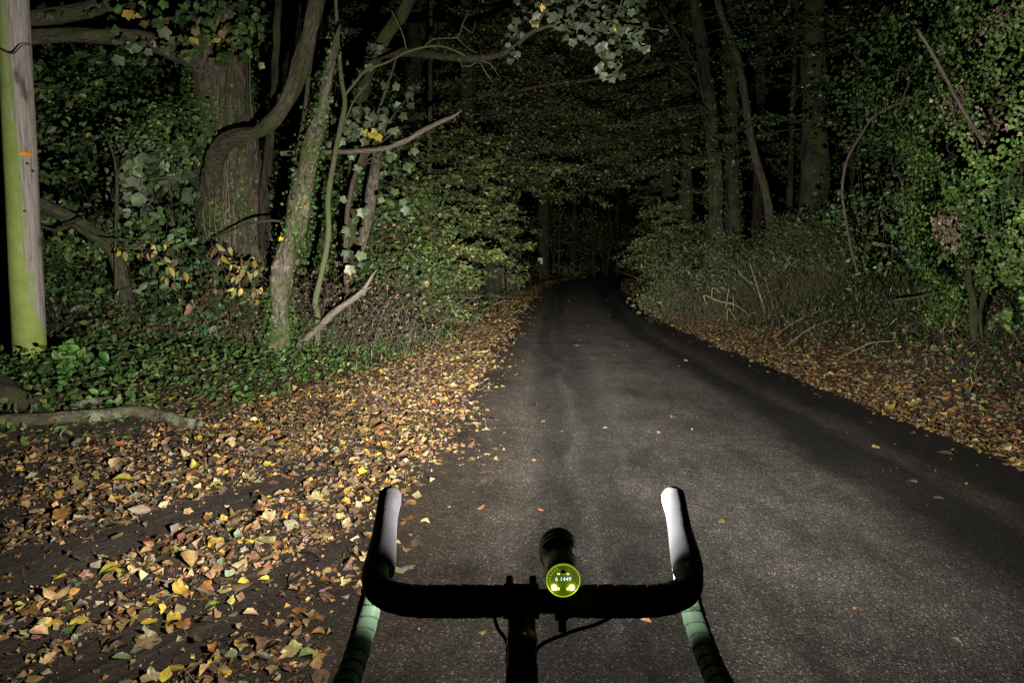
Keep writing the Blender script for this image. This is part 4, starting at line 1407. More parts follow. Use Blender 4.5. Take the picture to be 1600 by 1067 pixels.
leaves(ml, pos, np.array([0, 0, -1.0]) + rng.normal(0, .6, (N, 3)), out + rng.normal(0, .4, (N, 3)), rng.uniform(.03, .06, N), IVY, np.clip(palette(N, IVYC, (2, 3, 2.5, 1), .25, rng) * 1.25 * tone * (1 + warm * np.array([.35, .12, .15])), 0, .4), .25, rng)
part(ml, "ivy", M_IVY, root, "stuff")
ml = MB()
N = 1600
k = rng.integers(0, 22, N)
cl = np.array([[rng.uniform(math.pi * .95, math.pi * 1.5), rng.uniform(.7, 5)] for _ in range(22)])
th = cl[k, 0] + rng.normal(0, .09, N)
zz = cl[k, 1] + rng.normal(0, .13, N)
r2 = np.interp(zz, [-.2, .5, 1.0, 1.8, 3, 4.5, 5.6], [.55, .7, 1.0, 1.32, 1.38, 1.25, 1.1]) * .98
pos = np.stack([ic[0] + .55 + np.interp(zz, [0, 6], [0, .45]) + r2 * np.cos(th), ic[1] + .2 + 1.5 * r2 * np.sin(th), ic[2] + zz], 1)
leaves(ml, pos, np.array([0, 0, -1.0]) + rng.normal(0, .5, (N, 3)), rand_dir(N, rng) + np.array([-.6, -.6, 0]), rng.uniform(.03, .06, N), OVATE, palette(N, [(.17, .12, .08), (.23, .17, .12), (.10, .07, .045)], (1, 1, 1), .2, rng), .7, rng)
part(ml, "dead_leaves", M_DEAD, root, "stuff")
mb = MB()
for k in range(34):
    th0, z0 = rng.uniform(math.pi * .9, math.pi * 1.5), rng.uniform(.3, 5)
    m = 5
    th_ = th0 + np.cumsum(rng.normal(0, .06, m))
    z_ = z0 + np.linspace(0, rng.uniform(.2, .7), m)
    r_ = np.interp(z_, [-.2, .5, 1.0, 1.8, 3, 4.5, 5.6], [.55, .7, 1.0, 1.32, 1.38, 1.25, 1.1]) * rng.uniform(.98, 1.12)
    pts = np.stack([ic[0] + .55 + np.interp(z_, [0, 6], [0, .45]) + r_ * np.cos(th_), ic[1] + .2 + 1.5 * r_ * np.sin(th_), ic[2] + z_], 1)
    tube(mb, pts, np.linspace(.006, .003, m), 5, step=.15, cap=False)
part(mb, "vines", M_REDSTEM, root, "stuff")

# shrubs on the right bank
bush("bank_bush", "left one of two olive feathery shrubs on the right bank", (*P(1110, 400, 15.5)[:2], 1.0), (1.3, 1.0, 1.2), 240, 9000, .075, OLIVE, (3, 2, 3, 2), NARROW, seed=92, stems=60, clump=.2, updir=1.2)
bush("bank_bush", "right one of two olive feathery shrubs, under the thick straight trunk", (*P(1255, 395, 13)[:2], 1.2), (1.0, .9, 1.15), 220, 8600, .07, OLIVE, (3, 3, 2, 1), NARROW, seed=93, stems=60, clump=.18, updir=1.2)
bush("shade_bush", "dim loose shrub between the hooked stem and the ivy mass", (*P(1400, 330, 12)[:2], 2.2), (1.3, .9, 1.7), 120, 2600, .062, GREEN, (2, 2, 3, 1, 2), OVATE, seed=94, stems=30, clump=.26)
bush("roadside_bush", "dark drooping bush where the right verge meets the bend", (*P(1062, 410, 23)[:2], 1.3), (1.4, 1.6, 1.6), 200, 6500, .07, BEECH, (3, 2, 3, 1, .2), SMALL, seed=95, stems=26, clump=.24)
bush("bend_bush", "dark bush at the inside of the bend beyond the drooping one", (*P(1042, 415, 30)[:2], 1.5), (1.6, 2.0, 1.9), 180, 5200, .08, BEECH, (2, 2, 3, 1, .2), SMALL, seed=96, stems=20, clump=.28)
bush("dock_bush", "low weeds along the foot of the right bank", (*P(1050, 452, 17)[:2], .4), (.8, 1.3, .5), 80, 2200, .06, OLIVE, (3, 2, 2, 2), OVATE, seed=97, stems=20, clump=.16)
bush("hanging_bush", "dim leafy boughs high on the right above the hooked stem", (*P(1390, 100, 12.5)[:2], 4.6), (1.5, 1.0, 1.3), 110, 2600, .065, GREEN, (2, 2, 3, 1, 1), OVATE, seed=98, stems=16, clump=.26, floor=0)

for bx, by, Yd, wd in ((1110, 400, 15.2, 1.2), (1255, 395, 12.8, .9), (1180, 420, 13.5, 1.2)):
    p0 = P(bx, by, Yd)
    z0 = gz(p0[0], p0[1])
    root = thing("dry_tuft", ["wispy dry stems rising from the left olive shrub", "wispy dry stems rising from the right olive shrub", "wispy dry stems between the two olive shrubs"][[1110, 1255, 1180].index(bx)], "dry stems", (p0[0], p0[1], z0), "dry stems on the right bank")
    g_ = np.random.default_rng(bx)
    mb = MB()
    for k in range(150):
        x0, y0 = p0[0] + g_.normal(0, wd * .5), p0[1] - abs(g_.normal(0, .5))
        zz_ = gz(x0, y0)
        hh = g_.uniform(.5, 1.7) * (1 if bx != 1180 else .6)
        dx, dy = g_.normal(0, .6), g_.normal(0, .35)
        sv = np.linspace(0, 1, 5)[:, None]
        tube(mb, np.array([x0, y0, zz_]) + np.array([dx, dy, 0]) * sv ** 1.6 * hh + np.array([0, 0, 1]) * hh * (sv - .12 * sv ** 2) + g_.normal(0, .02, (5, 3)) * sv, np.linspace(.0045, .0015, 5), 3, step=.2, cap=False)
    part(mb, "stems", M_OLIVESTEM, root, "stuff")
# dead stalks
rng = np.random.default_rng(97)
db = on_ground(1190, 492)
root = thing("dead_stalks", "clump of pale dry broken stalks on the right bank", "dead plant", db)
Yk = db[1]
for sp in ([(1196, 492, Yk, 0.99), (1188, 462, Yk, 0.93), (1176, 425, Yk, 0.68)], [(1195, 490, Yk, 0.93), (1186, 458, Yk - .05, 0.81), (1172, 412, Yk - .1, 0.43)], [(1210, 490, Yk, 0.81), (1204, 464, Yk, 0.68), (1194, 432, Yk, 0.37)],
           [(1172, 493, Yk - .2, 0.74), (1150, 477, Yk - .3, 0.81), (1125, 471, Yk - .35, 0.81), (1101, 462, Yk - .4, 0.68), (1104, 476, Yk - .4, 0.56)], [(1188, 472, Yk, 0.56), (1200, 458, Yk, 0.50), (1216, 450, Yk, 0.37)], [(1134, 482, Yk - .3, 0.56), (1139, 451, Yk - .3, 0.43)],
           [(1146, 485, Yk - .3, 0.50), (1146, 460, Yk - .3, 0.37)], [(1136, 500, Yk - .4, 0.56), (1138, 483, Yk - .4, 0.43), (1150, 500, Yk - .4, 0.43)], [(1178, 445, Yk, 0.50), (1160, 432, Yk, 0.43), (1148, 414, Yk, 0.31)], [(1112, 465, Yk - .3, 0.43), (1114, 450, Yk - .3, 0.50), (1126, 458, Yk - .3, 0.37)]):
    mb = MB()
    px_tubes(mb, [sp], 5, .03)
    part(mb, "stalk", M_STRAW, root)

# ------------------------------------------------------------------ far things at the bend
nb_ = on_ground(844, 441)
nb_ = np.array([P(844, 408, 37)[0], 37.0, 0])
nb_[2] = gz(nb_[0], nb_[1])
zc = P(844, 408, 37)[2]
root = thing("notice_sign", "small white notice on a thin post at the outside of the bend", "sign", nb_)
mb = MB()
tube(mb, [nb_ + [0, .05, -.1], [nb_[0], 37.05, zc + .3]], [.03, .03], 8)
part(mb, "post", M_BARK_DIM, root)
mb = MB()
box(mb, (nb_[0], 37.0, zc), (.25, .02, .33), bev=.004)
pn = part(mb, "panel", plain("white_sign_board", (.75, .75, .8), .5), root, smooth=False)
for k in range(3):
    mb = MB()
    box(mb, (nb_[0] + .01 * k, 36.986, zc + .08 - .07 * k), (.15, .004, .022))
    part(mb, "printed_line", plain("grey_print", (.2, .2, .22), .6), pn, smooth=False)
rng = np.random.default_rng(99)
cb = np.array([P(792, 440, 29)[0], 29.0, 0])
cb[2] = gz(cb[0], cb[1])
root = thing("coppice_stool", "cluster of thin pale upright stems at the left roadside before the bend", "coppice", cb)
for k in range(17):
    x0 = P(rng.uniform(772, 812), 440, 29)[0]
    y0 = 29 + rng.uniform(-.5, .5)
    z0 = gz(x0, y0)
    h = rng.uniform(1.2, 2.4)
    mb = MB()
    tube(mb, np.array([[x0, y0, z0 - .05], [x0 + rng.normal(0, .05), y0, z0 + h * .5], [x0 + rng.normal(0, .15), y0, z0 + h]]), [.022, .018, .008], 5, step=.3)
    part(mb, "shoot", M_BARE, root)
for k in range(9):
    x_ = rng.uniform(855, 965)
    Yd = rng.uniform(50, 60)
    p = P(x_, 425, Yd)
    p[2] = gz(p[0], min(p[1], 99))
    root = thing("pole_tree", "slender dim trunk in the dark wood beyond the bend", "tree", p, "slender trunks beyond the bend")
    mb = MB()
    tube(mb, np.array([p - [0, 0, .1], p + [rng.normal(0, .2), 0, 4], p + [rng.normal(0, .6), 0, 10]]), [.11, .09, .06], 7, step=.6, lumps=.08, seed=k)
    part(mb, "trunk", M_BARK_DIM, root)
bush("far_bush", "dim undergrowth in the dark beyond the bend, behind the notice", (*P(880, 420, 50)[:2], 1.5), (4.0, 1.5, 4.6), 240, 6500, .12, BEECH, (2, 2, 3, 1, .2), SMALL, seed=101, stems=14, clump=.4)
bush("far_bush", "dim undergrowth beyond the bend where the road vanishes", (*P(960, 420, 62)[:2], 1.5), (5.0, 1.5, 5.0), 200, 5000, .13, BEECH, (2, 2, 3, 1, .2), SMALL, seed=102, stems=14, clump=.45)

# ------------------------------------------------------------------ ground cover
rng = np.random.default_rng(111)


def scatter(x0, x1, y0, y1, N, dens):
    x, y = rng.uniform(x0, x1, N), rng.uniform(y0, y1, N)
    k = rng.random(N) < dens(x, y)
    return x[k], y[k]


def cover_left(x, y):
    d = verge(y) - x
    n = fbm(x * 1.3, y * 1.3, 2)
    return np.clip(d / .5 + (n - .5) * 1.6, 0, 1) * np.where(y < 13, 1, .55) * (d < 9)


ml = MB()
x, y = scatter(-12, 0, 4.0, 13, 34000, cover_left)
N = len(x)
LOGP = np.array(pl)
lx = np.interp(x, LOGP[:, 0], LOGP[:, 1], left=99, right=99)
ok = (np.abs(y - lx) > .075) & ~((y < lx) & (y > lx - .3) & (rng.random(N) < .35))
x, y = x[ok], y[ok]
lx = lx[ok]
N = len(x)
h = np.abs(rng.normal(.07, .05, N)) * np.clip((verge(y) - x) / .6, .2, 1) * np.where((y < lx) & (lx < 50), .3, 1) + .01
pos = np.stack([x, y, ground_z(x, y) + h], 1)
nrm = np.array([0, -.25, 1.0]) + rng.normal(0, .38, (N, 3))
leaves(ml, pos, rng.normal(0, 1, (N, 3)), nrm, rng.uniform(.035, .095, N), OVATE, palette(N, [(.055, .11, .026), (.08, .14, .038), (.105, .155, .052), (.04, .075, .02), (.12, .14, .045)], (3, 3, 1.5, 2, 1), .25, rng), .3, rng)
x, y = scatter(-14, 6, 13, 34, 26000, cover_left)
N = len(x)
pos = np.stack([x, y, ground_z(x, y) + np.abs(rng.normal(.08, .07, N))], 1)
leaves(ml, pos, rng.normal(0, 1, (N, 3)), np.array([0, -.4, 1.0]) + rng.normal(0, .45, (N, 3)), rng.uniform(.05, .11, N), SMALL, palette(N, [(.035, .075, .02), (.05, .09, .03), (.07, .075, .03)], (1, 1, 1), .25, rng), .3, rng)
o = ml.build("ground_ivy", M_IVY)
tag(o, "low carpet of green ivy and bramble leaves covering the left bank", "ground cover", kind="stuff")


def cover_right(x, y):
    d = x - road_right(y)
    n = fbm(x * 1.6, y * 1.6, 1)
    return np.clip((d - .8) / .9 + (n - .5) * 1.5, 0, 1) * (d < 7)


ml = MB()
x, y = scatter(4, 14, 3.5, 22, 42000, cover_right)
N = len(x)
pos = np.stack([x, y, ground_z(x, y) + np.abs(rng.normal(.05, .05, N))], 1)
leaves(ml, pos, rng.normal(0, 1, (N, 3)), np.array([-.3, -.3, 1.0]) + rng.normal(0, .45, (N, 3)), rng.uniform(.03, .075, N), IVY, palette(N, [(.03, .065, .015), (.045, .085, .022), (.06, .075, .03), (.10, .085, .045)], (3, 2, 1.5, 1), .25, rng), .3, rng)
tag(ml.build("bank_ivy", M_IVY), "dark green ivy and weeds covering the right bank above the leaves", "ground cover", kind="stuff")

# grass blades and dry stems
ml = MB()
xs_, ys_ = scatter(4, 14, 3.5, 24, 26000, lambda x, y: np.clip((x - road_right(y) - .7) / 1.2, 0, 1) * (x - road_right(y) < 5.5) * np.where(fbm(x * .8 + 4, y * .8, 0) > .45, 1, .25))
xl_, yl_ = scatter(-5, 3, 8, 30, 9000, lambda x, y: np.clip((verge(y) - x + .1) / .4, 0, 1) * (verge(y) - x < 2.2))
x, y = np.concatenate([xs_, xl_]), np.concatenate([ys_, yl_])
N = len(x)
pos = np.stack([x, y, ground_z(x, y)], 1)
up = np.array([0, 0, 1.0]) + rng.normal(0, .5, (N, 3))
leaves(ml, pos, up, rng.normal(0, 1, (N, 3)) * np.array([1, 1, .2]), rng.uniform(.05, .20, N), (NARROW[0] * np.array([.22, 1, 1]), NARROW[1]), palette(N, [(.055, .085, .026), (.085, .105, .038), (.15, .135, .07), (.26, .22, .13)], (3, 3, 2, 1), .25, rng), .35, rng)
tag(ml.build("verge_grass", M_LEAF), "grass blades and dry stems along both verges", "grass", kind="stuff")

# loose sticks on the right bank foot and verge
for k, (a, b_, c_, d_) in enumerate(((1205, 532, 1290, 492), (1228, 545, 1300, 510), (1490, 575, 1550, 540), (1320, 560, 1400, 545), (1555, 500, 1596, 560))):
    p, q_ = on_ground(a, b_), on_ground(c_, d_)
    q_ = np.array([q_[0], q_[1], gz(q_[0], q_[1]) + .1])
    root = tag(bpy.data.objects.new("twig", None), ["longest dry twig at the foot of the right bank", "second dry twig at the foot of the right bank", "dry twig leaning in the leaves before the ivy mass", "dry twig lying flat among the right bank leaves", "pale curved bramble stem in front of the ivy mass"][k], "twig", "dry twigs on the right bank")
    root.location = p
    C.objects.link(root)
    mb = MB()
    tube(mb, [p + [0, 0, .04], (p + q_) / 2 + [0, 0, .08], q_], [.006, .006, .003], 5)
    part(mb, "wood", M_STRAW if k != 2 else M_REDSTEM, root)

# ------------------------------------------------------------------ fallen leaves
def dens_litter(x, y):
    n = fbm(x * 1.5 + 2, y * 1.5, 1)
    # streaks along the side track
    a = math.radians(32)
    sx, sy = x * math.cos(a) - y * math.sin(a), x * math.sin(a) + y * math.cos(a)
    st = fbm(sx * 2.6, sy * .55 + 3, 3)
    dl = road_left(y) - x
    dv = verge(y) - x
    near = np.clip(.24 + (st - .47) * 4.2 + (n - .5) * 1.6, .04, 1)
    strip = np.clip(1.05 + (n - .5) * 1.2 + (st - .5) * .8, 0, 1)
    w = smooth01((y - 4.0) / 1.8)
    left = (near * (1 - w) + strip * w) * np.clip((dl + .28 + (n - .5) * 1.1) / .75, 0, 1)
    left = left * np.where(dv > 0, np.clip(.9 - dv / .5, .16, 1), 1) * (dv < 5)
    dr = x - road_right(y)
    right = np.clip((dr + .02 + (n - .5) * .3) / .12, 0, 1) * np.where(dr > .75, np.clip(1 - (dr - .75) / 1.0, .16, 1), 1) * (dr < 5)
    road = ((dl < 0) & (dr < 0)) * (.0018 + .12 * np.clip(1 - (-dl) / .7, 0, 1) ** 2 * smooth01((y - 2.2) / 3) + .04 * np.clip(1 - (-dr) / .4, 0, 1))
    return np.maximum(np.maximum(left, right), road)


rng = np.random.default_rng(121)
fx, fy = [], []
for (x0, x1, y0, y1, dn) in ((-7, 6.5, 1.7, 10, 560), (-4, 8, 10, 18, 420), (-2, 9, 18, 30, 170), (0, 14, 30, 50, 70)):
    a, b_ = scatter(x0, x1, y0, y1, int((x1 - x0) * (y1 - y0) * dn), dens_litter)
    fx.append(a)
    fy.append(b_)
fx, fy = np.concatenate(fx), np.concatenate(fy)
N = len(fx)
on_road = (fx > road_left(fy) + .1) & (fx < road_right(fy) - .05)
lift = np.where(on_road, .004, np.abs(rng.normal(.012, .012, N)))
fpos = np.stack([fx, fy, surf_z(fx, fy) + lift], 1)
fsize = rng.uniform(.032, .078, N) * np.where(rng.random(N) < .10, 1.5, 1) * np.where(fy > 18, 1.3, 1)
pidx = rng.choice(10, N, p=np.array(LITTER_W) / sum(LITTER_W))
fcol = np.clip(.76 * np.array(LITTER)[pidx] * np.exp(rng.normal(0, .2, (N, 1))) * np.exp(rng.normal(0, .06, (N, 3))), 0, .8)
tiltn = np.where(on_road, .10, .24)[:, None]
fn = unit(np.array([0, 0, 1.0]) + rng.normal(0, 1, (N, 3)) * tiltn)
fd = rng.normal(0, 1, (N, 3)) * np.array([1, 1, .1])
kindl = rng.choice(2, N, p=[.3, .7])        # 0 lobed, 1 oval
px_, py_, dep = proj(fpos)
vis = (px_ > 0) & (px_ < 1600) & (py_ < 1067) & (py_ > 0)
app = np.where(vis, fsize / dep, 0)
# leaves hidden under the handlebar do not count
hid = (np.abs(px_ - 828) < 270) & (py_ > 905) & (py_ < 968)
app = np.where(hid, 0, app)
order = np.argsort(-app)
big = order[:300]
rest = np.ones(N, bool)
rest[big] = False
ml = MB()
nearm = fpos[:, 1] < 7
for kk, tn, tf in ((0, MAPLE_P, LOBED), (1, OVATE, OVATE)):
    for sel, tp in ((rest & nearm & (kindl == kk), tn), (rest & ~nearm & (kindl == kk), tf)):
        leaves(ml, fpos[sel], fd[sel], fn[sel], fsize[sel], tp, fcol[sel], .45, rng, vary=.32)
frx, fry = [], []
frag = lambda x, y: np.clip(dens_litter(x, y) * 1.3, 0, 1) ** .7 * np.where((x > road_left(y) + .1) & (x < road_right(y)), .10, 1)
for (x0, x1, y0, y1, dn) in ((-6, 5.5, 1.7, 8, 1700), (-3, 6, 8, 14, 700)):
    a, b_ = scatter(x0, x1, y0, y1, int((x1 - x0) * (y1 - y0) * dn), frag)
    frx.append(a)
    fry.append(b_)
frx, fry = np.concatenate(frx), np.concatenate(fry)
nf = len(frx)
leaves(ml, np.stack([frx, fry, surf_z(frx, fry) + np.abs(rng.normal(.004, .004, nf))], 1), rng.normal(0, 1, (nf, 3)) * np.array([1, 1, .1]), np.array([0, 0, 1.0]) + rng.normal(0, .45, (nf, 3)), rng.gamma(2.6, .0075, nf), (SMALL[0] * np.array([1.3, 1, 1]), SMALL[1]), palette(nf, LITTER[:5] + [LITTER[7]], (3, 2, 2, 4, 4, 2), .25, rng), .6, rng)
tag(ml.build("leaf_litter", M_DEAD), "drifts of brown and yellow fallen leaves along both road edges", "leaf litter", kind="stuff")

# the three hundred that show largest, each on its own
from mathutils import Matrix
g = np.random.default_rng(131)
n_ = fn[big]
d_ = unit(fd[big] - n_ * np.sum(fd[big] * n_, 1, keepdims=True))
s_ = np.cross(d_, n_)
for k, b_ in enumerate(big):
    col = LITTER[pidx[b_]]
    v = int(g.integers(5))
    flat = bool(on_road[b_])
    key = ("fallen", int(pidx[b_]), int(kindl[b_]), v, flat)
    cvar = np.clip(.8 * np.array(col) * math.exp(g.normal(0, .2)), 0, .8)
    me = leaf_mesh(key, MAPLE_P if kindl[b_] == 0 else OVATE, cvar, M_FALLEN, 5000 + pidx[b_] * 50 + kindl[b_] * 10 + v, .22 if flat else .42)
    o = bpy.data.objects.new("fallen_leaf", me)
    p = fpos[b_]
    o.matrix_world = Matrix(((s_[k][0], d_[k][0], n_[k][0], p[0]), (s_[k][1], d_[k][1], n_[k][1], p[1]), (s_[k][2], d_[k][2], n_[k][2], p[2]), (0, 0, 0, 1))) @ Matrix.Scale(float(fsize[b_]), 4)
    C.objects.link(o)
    ax, ay = px_[b_], py_[b_]
    if ax > 1100:
        where = "on asphalt right of the right brake hood"
    elif ax > 905:
        where = "on asphalt between lamp and right brake hood" if ay < 905 else "on asphalt under the handlebar right half"
    elif ax > 630:
        where = "on asphalt between left brake hood and lamp" if ay < 905 else "on asphalt under the handlebar left half"
    else:
        row = "at the very bottom" if ay > 1010 else "low down" if ay > 950 else "level with the handlebar" if ay > 900 else "level with the left hood's base" if ay > 840 else "level with the hood tips"
        colm = "at the far left" if ax < 110 else "left of the drift's middle" if ax < 240 else "in the drift's middle" if ax < 360 else "right of the drift's middle" if ax < 470 else "beside the left drop"
        where = row + " " + colm
    tag(o, f"fallen {LITTER_NAME[pidx[b_]]} {'lobed' if kindl[b_] == 0 else 'oval'} leaf {where}", "leaf", "fallen leaves around the bicycle")

# ------------------------------------------------------------------ the bicycle
M_TAPE, nt, b, out = new_mat("green_bar_tape")
tc = N_(nt, "ShaderNodeTexCoord").outputs["Object"]
nz = noise_tex(nt, tc, 260, 4, .6)
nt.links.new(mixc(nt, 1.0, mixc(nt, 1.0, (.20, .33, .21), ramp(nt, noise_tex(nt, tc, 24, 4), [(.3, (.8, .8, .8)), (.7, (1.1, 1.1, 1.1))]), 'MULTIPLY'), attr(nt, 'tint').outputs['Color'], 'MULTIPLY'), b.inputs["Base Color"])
b.inputs["Roughness"].default_value = .55
b.inputs["Specular IOR Level"].default_value = .35
b.inputs["Diffuse Roughness"].default_value = 1.0
bump(nt, b, nz, .25, .0006)
M_HOOD, nt, b, out = new_mat("black_rubber_hood")
tc = N_(nt, "ShaderNodeTexCoord").outputs["Object"]
v = N_(nt, "ShaderNodeTexVoronoi", feature='F1')
v.inputs["Scale"].default_value = 360
nt.links.new(tc, v.inputs["Vector"])
b.inputs["Base Color"].default_value = (.042, .042, .047, 1)
b.inputs["Diffuse Roughness"].default_value = 1.0
b.inputs["Roughness"].default_value = .5
b.inputs["Specular IOR Level"].default_value = .4
bump(nt, b, v.outputs["Distance"], .22, .0012)
M_BLACK = plain("black_anodised_metal", (.018, .018, .02), .45, .2, .4)
M_CABLE = plain("black_cable_housing", (.012, .012, .013), .5, 0, .3)
M_FRAME = plain("dark_frame_paint", (.02, .025, .022), .35, 0, .5)
M_TYRE = plain("tyre_rubber", (.02, .02, .02), .8, 0, .3, 120)

CX = .030
BY, BZ = .90, .928
bike = thing("bicycle", "drop-bar bicycle with green taped handlebar and black brake hoods, seen from the rider", "bicycle", (CX, .98, .008))
# handlebar: taped tube
def bar_path(sg):
    return [(CX + sg * .035, BY, BZ), (CX + sg * .10, BY, BZ), (CX + sg * .170, BY + .002, BZ), (CX + sg * .212, BY + .018, BZ + .003), (CX + sg * .231, BY + .055, BZ + .006), (CX + sg * .239, BY + .105, BZ + .006), (CX + sg * .244, BY + .140, BZ - .006),
            (CX + sg * .252, BY + .162, BZ - .036), (CX + sg * .260, BY + .156, BZ - .078), (CX + sg * .265, BY + .120, BZ - .110), (CX + sg * .267, BY + .050, BZ - .128), (CX + sg * .270, BY - .05, BZ - .133)]


for sg in (-1, 1):
    pts = np.array(bar_path(sg))
    rad = np.array([.0205, .0215, .021, .0200, .0190, .0180, .0175, .0175, .0178, .0178, .0178, .0178])
    c, r = resample(pts, rad, .0013)
    mb = MB()
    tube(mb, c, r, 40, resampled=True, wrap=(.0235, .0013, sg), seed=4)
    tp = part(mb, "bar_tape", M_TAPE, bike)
    mb = MB()
    lathe(mb, [(-.004, .0), (-.004, .015), (.0, .0175), (.006, .0175), (.010, .014), (.011, 0)], pts[-1], unit(pts[-1] - pts[-2]), 24)
    part(mb, "bar_plug", M_BLACK, bike)
    # brake hood: a lofted, waisted grip with a raised horn
    hx = CX + (.240 if sg > 0 else -.2335)
    hp = np.array([(hx - sg * .003, BY + .085, BZ + .004), (hx - sg * .001, BY + .108, BZ + .012), (hx + sg * .001, BY + .135, BZ + .022), (hx + sg * .003, BY + .165, BZ + .035), (hx + sg * .004, BY + .190, BZ + .051), (hx + sg * .003, BY + .208, BZ + .066), (hx + sg * .003, BY + .219, BZ + .077), (hx + sg * .003, BY + .2245, BZ + .0825), (hx + sg * .003, BY + .2265, BZ + .0845)])
    hr = np.array([.0228, .0232, .0214, .0192, .0184, .0196, .0188, .0115, .0030])
    c, r = resample(hp, hr, .0015)
    mb = MB()
    tube(mb, c, r, 32, resampled=True, flat=1.12, seed=2)
    part(mb, "brake_hood", M_HOOD, bike)
    mb = MB()
    lv = np.array([(hx + sg * .008, BY + .210, BZ + .052), (hx + sg * .021, BY + .234, BZ + .028), (hx + sg * .026, BY + .242, BZ - .01), (hx + sg * .030, BY + .234, BZ - .06), (hx + sg * .036, BY + .213, BZ - .11)])
    tube(mb, lv, [.009, .010, .009, .008, .006], 12, step=.006, flat=.6)
    part(mb, "brake_lever", M_BLACK, bike)
mb = MB()
tube(mb, [(CX - .06, BY, BZ), (CX, BY, BZ), (CX + .06, BY, BZ)], [.0165, .0165, .0165], 28, step=.01)
part(mb, "handlebar", M_BLACK, bike)
# stem: face plate, clamp, body, bolts
SX = .013
mb = MB()
tube(mb, [(SX - .024, BY, BZ), (SX, BY, BZ), (SX + .024, BY, BZ)], [.0235, .0235, .0235], 32, step=.012)
tube(mb, np.array([(SX, BY - .004, BZ), (SX, BY - .03, BZ - .006), (SX, BY - .055, BZ - .012), (SX, BY - .086, BZ - .02)]), [.022, .0185, .0185, .021], 24, step=.006)
st = part(mb, "stem", M_BLACK, bike)
for sx in (-.0165, .0165):
    mb = MB()
    lathe(mb, [(-.01, .0), (-.01, .0055), (.012, .0055), (.0155, .004), (.0155, 0)], (SX + sx, BY + .016, BZ + .0125), (0, .25, 1), 14)
    part(mb, "bolt", M_BLACK, st)
mb = MB()
hd = unit(np.array([0, .29, -.957]))
top = np.array([SX, BY - .088, BZ - .004])
lathe(mb, [(-.004, 0), (-.004, .012), (-.002, .0185), (.006, .0195), (.045, .0195), (.047, .021), (.085, .022), (.088, .0235), (.20, .025), (.203, .028), (.22, .028)], top, hd, 32)
part(mb, "head_tube", M_FRAME, bike)
mb = MB()
lathe(mb, [(-.0075, 0), (-.0075, .012), (-.006, .0145), (-.0042, .0155), (-.004, .0165)], top, hd, 32)
cp = part(mb, "top_cap", M_BLACK, bike)
mb = MB()
lathe(mb, [(-.0072, .0), (-.0085, .0), (-.0085, .0045), (-.0078, .005)], top, hd, 14)
part(mb, "cap_bolt", plain("steel_bolt", (.2, .2, .2), .4, .8), cp)
for sp in ([(CX - .055, BY - .004, BZ - .018), (CX - .050, BY - .022, BZ - .026), (CX - .036, BY - .045, BZ - .036), (SX - .019, BY - .06, BZ - .055), (SX - .014, BY - .05, BZ - .10), (SX - .012, BY - .01, BZ - .2)],
           [(CX + .115, BY - .006, BZ - .016), (CX + .085, BY - .018, BZ - .024), (CX + .045, BY - .030, BZ - .03), (SX + .019, BY - .045, BZ - .045), (SX + .014, BY - .04, BZ - .10), (SX + .012, BY - .01, BZ - .2)]):
    mb = MB()
    tube(mb, sp, [.0026] * 6, 10, step=.006)
    part(mb, "cable", M_CABLE, bike)
# fork, front wheel and front of the frame, below the picture
hb = top + hd * .22
ax_ = np.array([SX, hb[1] + .155, .345])
for sg in (-1, 1):
    mb = MB()
    tube(mb, [hb + [0, 0, .0], hb + [sg * .045, .01, -.04], hb + [sg * .05, .06, -.2], ax_ + [sg * .05, 0, 0]], [.02, .018, .014, .010], 12, step=.02)
    part(mb, "fork_blade", M_FRAME, bike)


def torus(mb, c, R_, r_, ns=72, nt_=12):
    a = np.linspace(0, 2 * math.pi, ns, endpoint=False)
    t = np.linspace(0, 2 * math.pi, nt_, endpoint=False)
    A, T = np.meshgrid(a, t, indexing='ij')
    V = np.stack([c[0] + r_ * np.sin(T), c[1] + (R_ + r_ * np.cos(T)) * np.cos(A), c[2] + (R_ + r_ * np.cos(T)) * np.sin(A)], -1).reshape(-1, 3)
    i, j = np.meshgrid(np.arange(ns), np.arange(nt_), indexing='ij')
    q = np.stack([i * nt_ + j, ((i + 1) % ns) * nt_ + j, ((i + 1) % ns) * nt_ + (j + 1) % nt_, i * nt_ + (j + 1) % nt_], -1).reshape(-1, 4)
    mb.add(V, [q])


wc = np.array([SX, ax_[1], .345])
mb = MB()
torus(mb, wc, .322, .018)
wh = part(mb, "front_wheel", M_TYRE, bike)
mb = MB()
torus(mb, wc, .300, .010)
part(mb, "rim", M_BLACK, wh)
mb = MB()
for k in range(24):
    a = 2 * math.pi * k / 24
    tube(mb, [wc + [(.03 if k % 2 else -.03), .02 * math.cos(a + .6), .02 * math.sin(a + .6)], wc + [0, .298 * math.cos(a), .298 * math.sin(a)]], [.001, .001], 4, cap=False)
part(mb, "spokes", M_BLACK, wh, "stuff")
mb = MB()
tube(mb, [wc - [.052, 0, 0], wc + [.052, 0, 0]], [.018, .018], 16, step=.05)
part(mb, "hub", M_BLACK, wh)
mb = MB()
tube(mb, [top + hd * .11, (SX, .25, .74), (SX, -.12, .72)], [.02, .018, .016], 16, step=.05)
part(mb, "top_tube", M_FRAME, bike)
mb = MB()
tube(mb, [top + hd * .19, (SX, .45, .42), (SX, .10, .28)], [.024, .024, .024], 16, step=.05)
part(mb, "down_tube", M_FRAME, bike)

